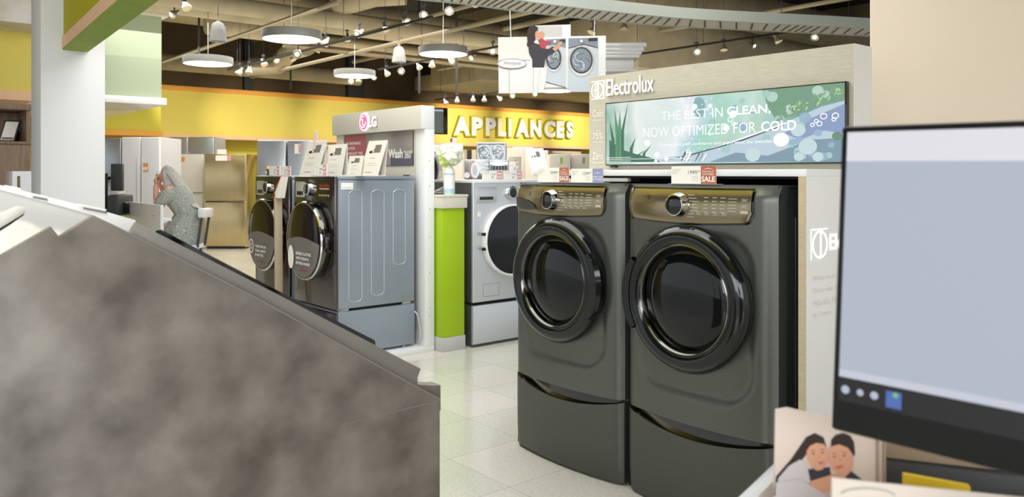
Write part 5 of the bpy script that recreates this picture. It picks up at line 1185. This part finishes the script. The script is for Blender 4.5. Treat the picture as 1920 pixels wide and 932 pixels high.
# second card in front
cD2 = .86; c = P(1740, 980, cD2); k = cD2/F
t = thing('leaflet_card', 'large cream leaflet card in front of the couple photo, cut off by the lower edge', 'leaflet', (c.x, c.y, cz_-.03), FACE_C-.08)
b = B(); q0, q1 = zat(902, cD2)-(cz_-.03), zat(930, cD2)-(cz_-.03)
b.prism([((1565-1740)*k, 0), ((1565-1740)*k, q0), ((1925-1740)*k, q1), ((1925-1740)*k, 0)], 0, .004, mat('cream_card', (226, 212, 198), .5)); b.done('card', t)
b = B(); b.ring((1630-1740)*k, q0-.018, .03, .010, .0025, -.002, 'ink_lt', 24, .2, 2.9); b.done('card_print', t)
c = P(1745, 905, .98); t = thing('sticky_note_pad', 'bright yellow note pad lying under the monitor', 'note pad', (c.x, c.y, cz_-.03), FACE_C-.2)
b = B(); b.M = Matrix(((1, 0, 0, 0), (0, 1, 0, 0), (-.12, 0, 1, 0), (0, 0, 0, 1))); hh = zat(899, .98)-(cz_-.03); b.box(-.03, .045, 0, .01, .006, hh, 'yel_card', .001); b.done('pad', t)
c = P(1800, 880, 1.12); t = thing('document_tray', 'dark tray holding grey-brown papers under the monitor', 'tray', (c.x, c.y, cz_-.03), FACE_C-.35)
hh = zat(880, 1.12)-(cz_-.03); b = B(); b.box(-.14, .35, 0, .3, 0, hh, 'dkgrey', .004); b.done('tray', t)
b = B(); b.box(-.13, .34, .01, .29, hh, hh+.03, 'tan', .004); b.box(-.135, -.10, -.002, .1, hh*.5, hh+.02, 'ltgrey', .002); b.done('papers', t)

# ---------------------------------------------------------------- ceiling services
def run_y(name, label, cat, px, py, z, r, y0, y1, m, flare=None):    # a round run parallel to y whose underside passes photo point px, py
    D = (z-H)*F/(HOR-py); p = P(px, py, D); X = p.x
    b = B(); n = 14
    b.tube([(X, y0+(y1-y0)*k/n, z) for k in range(n+1)], r, m, 20)
    for k in range(1, n, 2): b.tube([(X, y0+(y1-y0)*k/n-.02, z), (X, y0+(y1-y0)*k/n+.02, z)], r*1.03, m, 20)
    return tag(b.done(name), label, cat)
def run_x(name, label, cat, px, py, z, r, x0, x1, m):
    D = (z-H)*F/(HOR-py); p = P(px, py, D); Y = p.y
    b = B(); b.tube([(x0, Y, z), ((x0+x1)/2, Y, z), (x1, Y, z)], r, m, 12)
    return tag(b.done(name), label, cat)
run_y('air_duct', 'thick round tan air duct crossing above the hanging washer sign', 'duct', 760, 50, 3.75, .26, 1, 22, 'duct')
run_y('air_duct', 'second tan air duct just below the thickest one, left of the hanging sign', 'duct', 730, 84, 3.65, .17, 4.2, 22, 'duct')
run_y('air_duct', 'long slim tan duct running over the white disc pendants', 'duct', 560, 28, 3.5, .11, -2, 20, 'duct')
run_y('air_duct', 'round brown duct low over the left end of the yellow band', 'duct', 400, 100, 4.1, .2, 0, 12, 'duct_dark')
run_y('air_duct', 'round duct along the brown wall beneath the ceiling', 'duct', 420, 125, 3.6, .17, 1.5, 9.2, 'duct')
run_y('air_duct', 'large dark duct near the top right above the cable tray', 'duct', 1350, 12, 4.0, .30, 3, 22, 'duct_dark')
b = B(); Dd = 14.5; b.tube([P(470, 125, Dd), P(520, 122, Dd), P(545, 95, Dd-.5), P(575, 85, Dd-1.5)], .17, 'duct', 16); tag(b.done('air_duct'), 'bent tan duct elbow behind the row of small track lights', 'duct')
b = B()
for k in range(9): pass
b = B(); b.tube([P(625, 14, 11.0), P(655, 4, 11), P(700, -10, 11), P(760, -14, 11)], [.14, .16, .17, .17], 'duct', 20); tag(b.done('air_duct'), 'curved duct end entering at the top edge between the pendants', 'duct')
def slab(name, label, x0, x1, y0, y1, z0, z1, m):
    b = B(); b.box(x0, x1, y0, y1, z0, z1, m, .01)
    for xx in (x0+.1, x1-.1):
        for yy in (y0+.2, (y0+y1)/2, y1-.2): b.box(xx-.01, xx+.01, yy-.01, yy+.01, z1-.01, 4.6, 'dkgrey')
    return tag(b.done(name), label, 'duct')
slab('rectangular_duct', 'wide rectangular tan duct left of the hanging washer sign', -15.6, -13.6, 10.6, 19, 3.42, 4.2, 'duct')
slab('rectangular_duct', 'low flat tan duct above the yellow band behind the small spotlights', -17.2, -15.7, 11.2, 17.5, 3.50, 3.85, 'duct')
slab('rectangular_duct', 'square brown duct behind the tracks above the linen header', -9.5, -8.0, 9.2, 16, 3.0, 3.9, 'duct')
slab('rectangular_duct', 'pale ceiling cloud panel beside the pale green bulkhead', -13.5, -10.2, 3.6, 5.0, 3.85, 3.95, 'pipe')
for (px, py, z, r, xa, xb, lb) in ((470, 60, 3.3, .03, -15.5, -8, 'thin tan pipe slanting behind the white bell lamp'), (670, 98, 3.25, .03, -15, -6, 'thin tan pipe slanting above the lower right disc pendant'), (620, 80, 3.35, .025, -15, -4, 'thin pipe running beside the central light track'), (1400, 30, 3.6, .03, -14, -3, 'thin dark pipe above the cable tray'), (1010, 40, 3.9, .05, -16, -3, 'pale conduit high above the hanging washer sign')):
    run_x('ceiling_pipe', lb, 'pipe', px, py, z, r, xa, xb, 'pipe' if 'tan' in lb or 'beside' in lb else 'duct')
for (px, py, z, lb) in ((320, 60, 3.3, 'pipe run seen just right of the pale green bulkhead'), (930, 70, 3.6, 'pipe run passing behind the hanging washer sign'), (420, 48, 3.6, 'upper pipe run over the left disc pendant')):
    run_y('ceiling_pipe', lb, 'pipe', px, py, z, .05, 5, 20, 'duct_dark')
# suspended drop rods, individually
for i, (px, py0_, py1_, D_, lb) in enumerate(((373, 40, 118, 12, 'thin drop rod over the left disc pendant'), (786, 100, 175, 14, 'dark drop rod left of the hanging sign'), (856, 60, 175, 13, 'thin drop rod just left of the hanging sign'), (545, 130, 168, 16, 'short drop rod on the brown wall'))):
    p0, p1 = P(px, py0_, D_), P(px, py1_, D_); b = B(); b.tube([p1, (p0.x, p0.y, 4.6)], .018, 'dkgrey', 6); tag(b.done('drop_rod'), lb, 'rod')
# curved cable tray
tr = thing('cable_tray', 'curved pale metal cable tray sweeping across the top right', 'cable tray', (0, 0, 0))
pts = []
for px_, py_ in ((700, -34), (820, -22), (930, -10), (1010, 2), (1100, 13), (1200, 24), (1302, 33), (1469, 42), (1560, 46.5), (1680, 53)):
    pts.append(P(px_, py_, 1.25*F/(HOR-py_)))
def catm(pts, n):
    out = []
    for i in range(len(pts)-1):
        p0, p1, p2, p3 = pts[max(i-1, 0)], pts[i], pts[i+1], pts[min(i+2, len(pts)-1)]
        for k_ in range(n):
            t_ = k_/n; out.append(.5*((2*p1)+(p2-p0)*t_+(2*p0-5*p1+4*p2-p3)*t_*t_+(3*p1-p0-3*p2+p3)*t_**3))
    return out+[pts[-1]]
pp = catm(pts, 6)
def off_line(o_, dz=0):
    res = []
    for i, p in enumerate(pp):
        d = (pp[min(i+1, len(pp)-1)]-pp[max(i-1, 0)]); n_ = Vector((-d.y, d.x, 0)).normalized(); res.append(p+n_*o_+Vector((0, 0, dz)))
    return res
for nm, o_ in (('side_rail', .0), ('side_rail', .34)):
    a_ = off_line(o_); b = B(); vs = []; fs = []
    for p in a_: vs += [p+Vector((0, 0, -.012)), p+Vector((0, 0, .075))]
    q_ = off_line(o_+.02)
    for p in q_: vs += [p+Vector((0, 0, -.012)), p+Vector((0, 0, .075))]
    n = len(a_); 
    for i in range(n-1):
        fs += [(2*i, 2*i+2, 2*i+3, 2*i+1), (2*n+2*i, 2*n+2*i+1, 2*n+2*i+3, 2*n+2*i+2), (2*i, 2*n+2*i, 2*n+2*i+2, 2*i+2), (2*i+1, 2*i+3, 2*n+2*i+3, 2*n+2*i+1)]
    b.add(vs, fs, 'tray', False); b.done(nm, tr)
A_, Q_ = off_line(.02, -.008), off_line(.34, -.008); b = B(); A2, Q2 = off_line(.05, -.012), off_line(.31, -.012)
for i in range(len(A2)-2):
    for f_ in (0,):
        a_, q_ = A2[i].lerp(A2[i+1], f_), Q2[i+1].lerp(Q2[i+2], f_); w_ = (A2[i+1]-A2[i]).normalized()*.008
        b.add([a_-w_, a_+w_, q_+w_, q_-w_], [(0, 1, 2, 3)], 'slot', False)
b.done('slots', tr)
b = B(); vs = []; fs = []
for p, q in zip(A_, Q_): vs += [p, q, p+Vector((0, 0, .004)), q+Vector((0, 0, .004))]
for i in range(len(A_)-1): fs += [(4*i, 4*i+1, 4*i+5, 4*i+4), (4*i+2, 4*i+6, 4*i+7, 4*i+3)]
b.add(vs, fs, 'cream', False); b.done('tray_bed', tr)
# disc pendants
def disc_pendant():
    t = thing('pendant_lamp', '', 'pendant lamp', (0, 0, 0), 0, 'white disc pendants')
    b = B(); b.lathe([(0, .085), (.298, .085), (.302, .08), (.302, 0), (.290, -.002)], 'rim_grey', (0, 0, 0), 'z', 48); b.done('drum', t)
    b = B(); b.lathe([(.291, .001), (0, .0)], 'disc', (0, 0, 0), 'z', 48); b.done('diffuser', t)
    b = B(); b.tube([(0, 0, .08), (0, 0, 1.8)], .005, 'metal', 6); b.lathe([(0, .085), (.04, .085), (.04, .1), (0, .1)], 'metal', (0, 0, 0), 'z', 16); b.done('cable', t)
    return t
dp = disc_pendant()
for i, (px, py, wd, lb) in enumerate(((547, 74, 110, 'largest white disc pendant, top centre-left'), (390, 120, 90, 'white disc pendant nearest the pale green bulkhead'), (665, 143, 77, 'smallest clear white disc pendant, just above the yellow band'), (831, 102, 93, 'white disc pendant left of the hanging washer sign'), (1042, 171, 66, 'white disc pendant peeking under the hanging washer sign'))):
    t = dp if i == 0 else copy_tree(dp); D_ = .604*F/wd; t.location = P(px, py, D_); t['label'] = lb
# bell shades
def bell():
    t = thing('bell_lamp', '', 'pendant lamp', (0, 0, 0), 0, 'white ribbed bell lamps')
    b = B(); n = 40; prof = [(.03, .27), (.075, .25), (.105, .20), (.125, .10), (.14, 0), (.132, 0), (.118, .1), (.098, .19)]
    b.lathe(prof, 'white', (0, 0, 0), 'z', 40)
    b.done('shade', t)
    b = B()
    for k in range(28):
        a = 2*PI*k/28; b.tube([(r_*math.cos(a), r_*math.sin(a), h_) for r_, h_ in ((.077, .25), (.107, .20), (.127, .10), (.141, .004))], .003, 'white', 5)
    b.done('ribs', t)
    b = B(); b.tube([(0, 0, .26), (0, 0, .34)], .025, 'tan', 10); b.tube([(0, 0, .3), (0, 0, 2.6)], .006, 'dkgrey', 6); b.done('stem', t)
    return t
bp = bell()
for i, (px, py, wd, lb) in enumerate(((409, 78, 32, 'white ribbed bell lamp above the left disc pendant'), (748, 117, 26, 'white ribbed bell lamp left of the fourth disc pendant'))):
    t = bp if i == 0 else copy_tree(bp); t.location = P(px, py, .185*F/wd); t.scale = (.66, .66, .8); t['label'] = lb
# track rails and spotlight heads
ZT = 3.0
rails = []
def rail(px0, py0_, px1, z, lb):
    D0 = (z-H)*F/(HOR-py0_); p = P(px0, py0_, D0); Y = p.y
    x1 = onY(px1, Y)[0]
    b = B(); b.box(min(p.x, x1)-.2, max(p.x, x1)+.2, Y-.015, Y+.015, z-.012, z+.012, 'matte_black', .002)
    for k in range(4):
        xx = min(p.x, x1)+(abs(x1-p.x))*k/3; b.tube([(xx, Y, z), (xx, Y, 4.6)], .004, 'dkgrey', 5)
    return tag(b.done('track_rail'), lb, 'track')
rail(445, 128, 790, ZT, 'long thin track slanting up behind the big disc pendant')
rail(722, 128, 960, ZT, 'track holding spotlights below the fourth disc pendant')
rail(1195, 102, 1640, ZT, 'track slanting over the linen header at the right')
rail(826, 186, 1005, ZT+.05, 'distant track holding tiny spotlights above the letters')
def head():
    t = thing('track_spotlight', '', 'spotlight', (0, 0, 0), 0, 'silver track spotlights')
    b = B(); b.tube([(0, 0, .1), (0, 0, .0)], .010, 'dkgrey', 8); b.box(-.03, .03, -.015, .015, .09, .12, 'dkgrey', .004); b.done('stem', t)
    b = B(); b.lathe([(0, .075), (.022, .075), (.026, .03), (.035, .01), (.056, -.03), (.062, -.055), (.060, -.062)], 'bulb', (0, 0, 0), 'z', 20); bl = b.done('bulb', t)
    b = B(); b.lathe([(.060, -.060), (.052, -.058), (0, -.054)], 'lens_dim', (0, 0, 0), 'z', 20); b.done('lens', bl)
    global LITM
    b = B(); b.lathe([(.060, -.060), (.050, -.057), (.030, -.057)], 'bulb', (0, 0, 0), 'z', 20); b.lathe([(.030, -.057), (0, -.059)], 'lens', (0, 0, 0), 'z', 20); tmp_ = b.done('lit'); LITM = tmp_.data; bpy.data.objects.remove(tmp_)
    b = B(); b.box(-.002, .002, -.002, .002, 0, 1, 'dkgrey'); g_ = b.done('hanger', t); g_.location = (0, 0, .11)
    return t
hp1 = head()
hl = hp1.children[1] if hp1.children[1].name.startswith('bulb') else hp1.children[0]
heads = [  # px, py, apparent width, lit facing camera, direction of aim, label
 (450, 134, 15, 0, -1, 'silver spotlight lowest and leftmost on the long slanting track'), (467, 131, 15, 0, 0, 'silver spotlight second from the lower end of the long track'), (494, 117, 14, 0, 1, 'spotlight right of the two lowest on the long track'), (517, 111, 13, 1, 1, 'lit spotlight below the big disc pendant, left of the brightest one'),
 (548, 108, 13, 0, 1, 'half hidden spotlight under the bright one by the big disc pendant'), (559, 99, 18, 1, 0, 'brightest spotlight right below the big disc pendant'), (597, 91, 14, 0, -1, 'dim spotlight at the lower right of the big disc pendant'), (611, 78, 17, 0, -1, 'silver spotlight touching the right rim of the big disc pendant'), (651, 70, 15, 0, 0, 'unlit spotlight above the smallest disc pendant'), (674, 61, 18, 1, -1, 'lit spotlight aimed left above the smallest disc pendant'), (722, 50, 17, 0, 1, 'unlit spotlight on the long track, left of the lit oval one'), (760, 38, 18, 1, 1, 'lit oval spotlight near the upper end of the long track'),
 (795, 26, 19, 1, 0, 'round glowing spotlight above the fourth disc pendant'), (843, 18, 20, 1, 0, 'hanging reflector spotlight at the top, right of the round glowing one'), (888, 3, 20, 1, 1, 'spotlight cut by the top edge of the view'), (348, 9, 20, 0, 1, 'silver spotlight top left above the pale green bulkhead corner'), (327, 25, 18, 1, -1, 'spotlight tucked against the cornice of the pale green bulkhead'),
 (725, 136, 13, 0, 1, 'spotlight at the left end of the lower track beneath the bell lamp'), (753, 132, 15, 1, 0, 'round lit spotlight right below the second bell lamp'), (785, 124, 13, 0, 1, 'first dim spotlight right of the round lit one under the bell lamp'), (810, 119, 14, 0, 0, 'silver spotlight directly below the fourth disc pendant'), (845, 113, 14, 1, 1, 'lit spotlight below the right half of the fourth disc pendant'), (887, 107, 13, 1, -1, 'lit spotlight between the fourth disc pendant and the starburst'), (924, 94, 17, 2, 0, 'blazing starburst spotlight at the left edge of the hanging sign'),
 (659, 151, 12, 1, 0, 'lit spotlight just beneath the smallest disc pendant'), (672, 149, 9, 0, 0, 'tiny spotlight right of the one beneath the smallest pendant'), (702, 144, 10, 1, 0, 'tiny lit spotlight at the right rim of the smallest disc pendant'),
 (835, 191, 11, 0, 1, 'tiny spotlight in front of the orange trim, leftmost of the distant row'), (857, 187, 10, 0, 0, 'second tiny spotlight of the distant row above the letters'), (887, 185, 11, 0, 0, 'third tiny spotlight of the distant row above the letters'), (908, 185, 11, 0, 0, 'fourth tiny spotlight of the distant row above the letters'), (936, 184, 11, 1, 1, 'lit tiny spotlight left of the one under the hanging sign corner'), (961, 178, 12, 1, 0, 'lit tiny spotlight beneath the lower left of the hanging sign'), (1003, 175, 9, 1, 0, 'tiny lit spotlight touching the notch of the hanging sign'),
 (1170, 48, 18, 0, 0, 'silver reflector spotlight right of the hanging sign'), (1112, 55, 18, 0, -1, 'silver spotlight above the right end of the hanging sign'), (1212, 109, 14, 1, 0, 'round lit spotlight just right of the white capital'), (1265, 104, 13, 1, -1, 'lit spotlight second from the white capital'), (1306, 95, 16, 1, 0, 'brightest spotlight over the linen header'), (1357, 88, 15, 0, 0, 'silver spotlight right of the brightest over the linen header'), (1411, 84, 13, 1, 1, 'lit oval spotlight over the middle of the long screen'), (1457, 73, 16, 0, 1, 'silver spotlight right of the lit oval over the long screen'), (1529, 67, 17, 1, -1, 'lit spotlight over the right end of the linen header'), (1591, 55, 17, 0, 0, 'silver spotlight nearest the beige pier')]
lit_lens = None
for i, (px, py, wd, lit, aim, lb) in enumerate(heads):
    t = hp1 if i == 0 else copy_tree(hp1)
    D_ = .118*F/wd; D_ = min(D_, 15.8); t.location = P(px, py, D_); t['label'] = lb
    bl = [c_ for c_ in t.children if c_.name.startswith('bulb')][0]
    hg = [c_ for c_ in t.children if c_.name.startswith('hanger')][0]; hg.scale = (1, 1, 4.58-t.location.z-.11)
    if lit:
        ln = bl.children[0]
        ln.data = LITM
    # aim: lit ones look toward the camera side, others down and aside
    az = YAW+PI; tilt = R_(62 if lit else 24)
    if lit and aim: tilt = R_(58)
    side = R_(38)*aim
    bl.rotation_mode = 'XYZ'; bl.scale = (.88, .88, .88)
    bl.rotation_euler = (-tilt, 0, YAW+side) if lit else (-R_(16), R_(28)*(-aim), YAW)
# working spot light on the yellow wall and signs
for (px, py, e_) in ((470, 222, 80), (640, 190, 70), (860, 230, 170), (980, 235, 190), (1080, 235, 200), (330, 235, 50)):
    y_, D_ = onX(px, -17.0); spot('wall_washer', (-14.6, y_-.5, 3.05), (-17, y_, 2.55), e_*1.8, 58, (1, .90, .72), .9, .06)
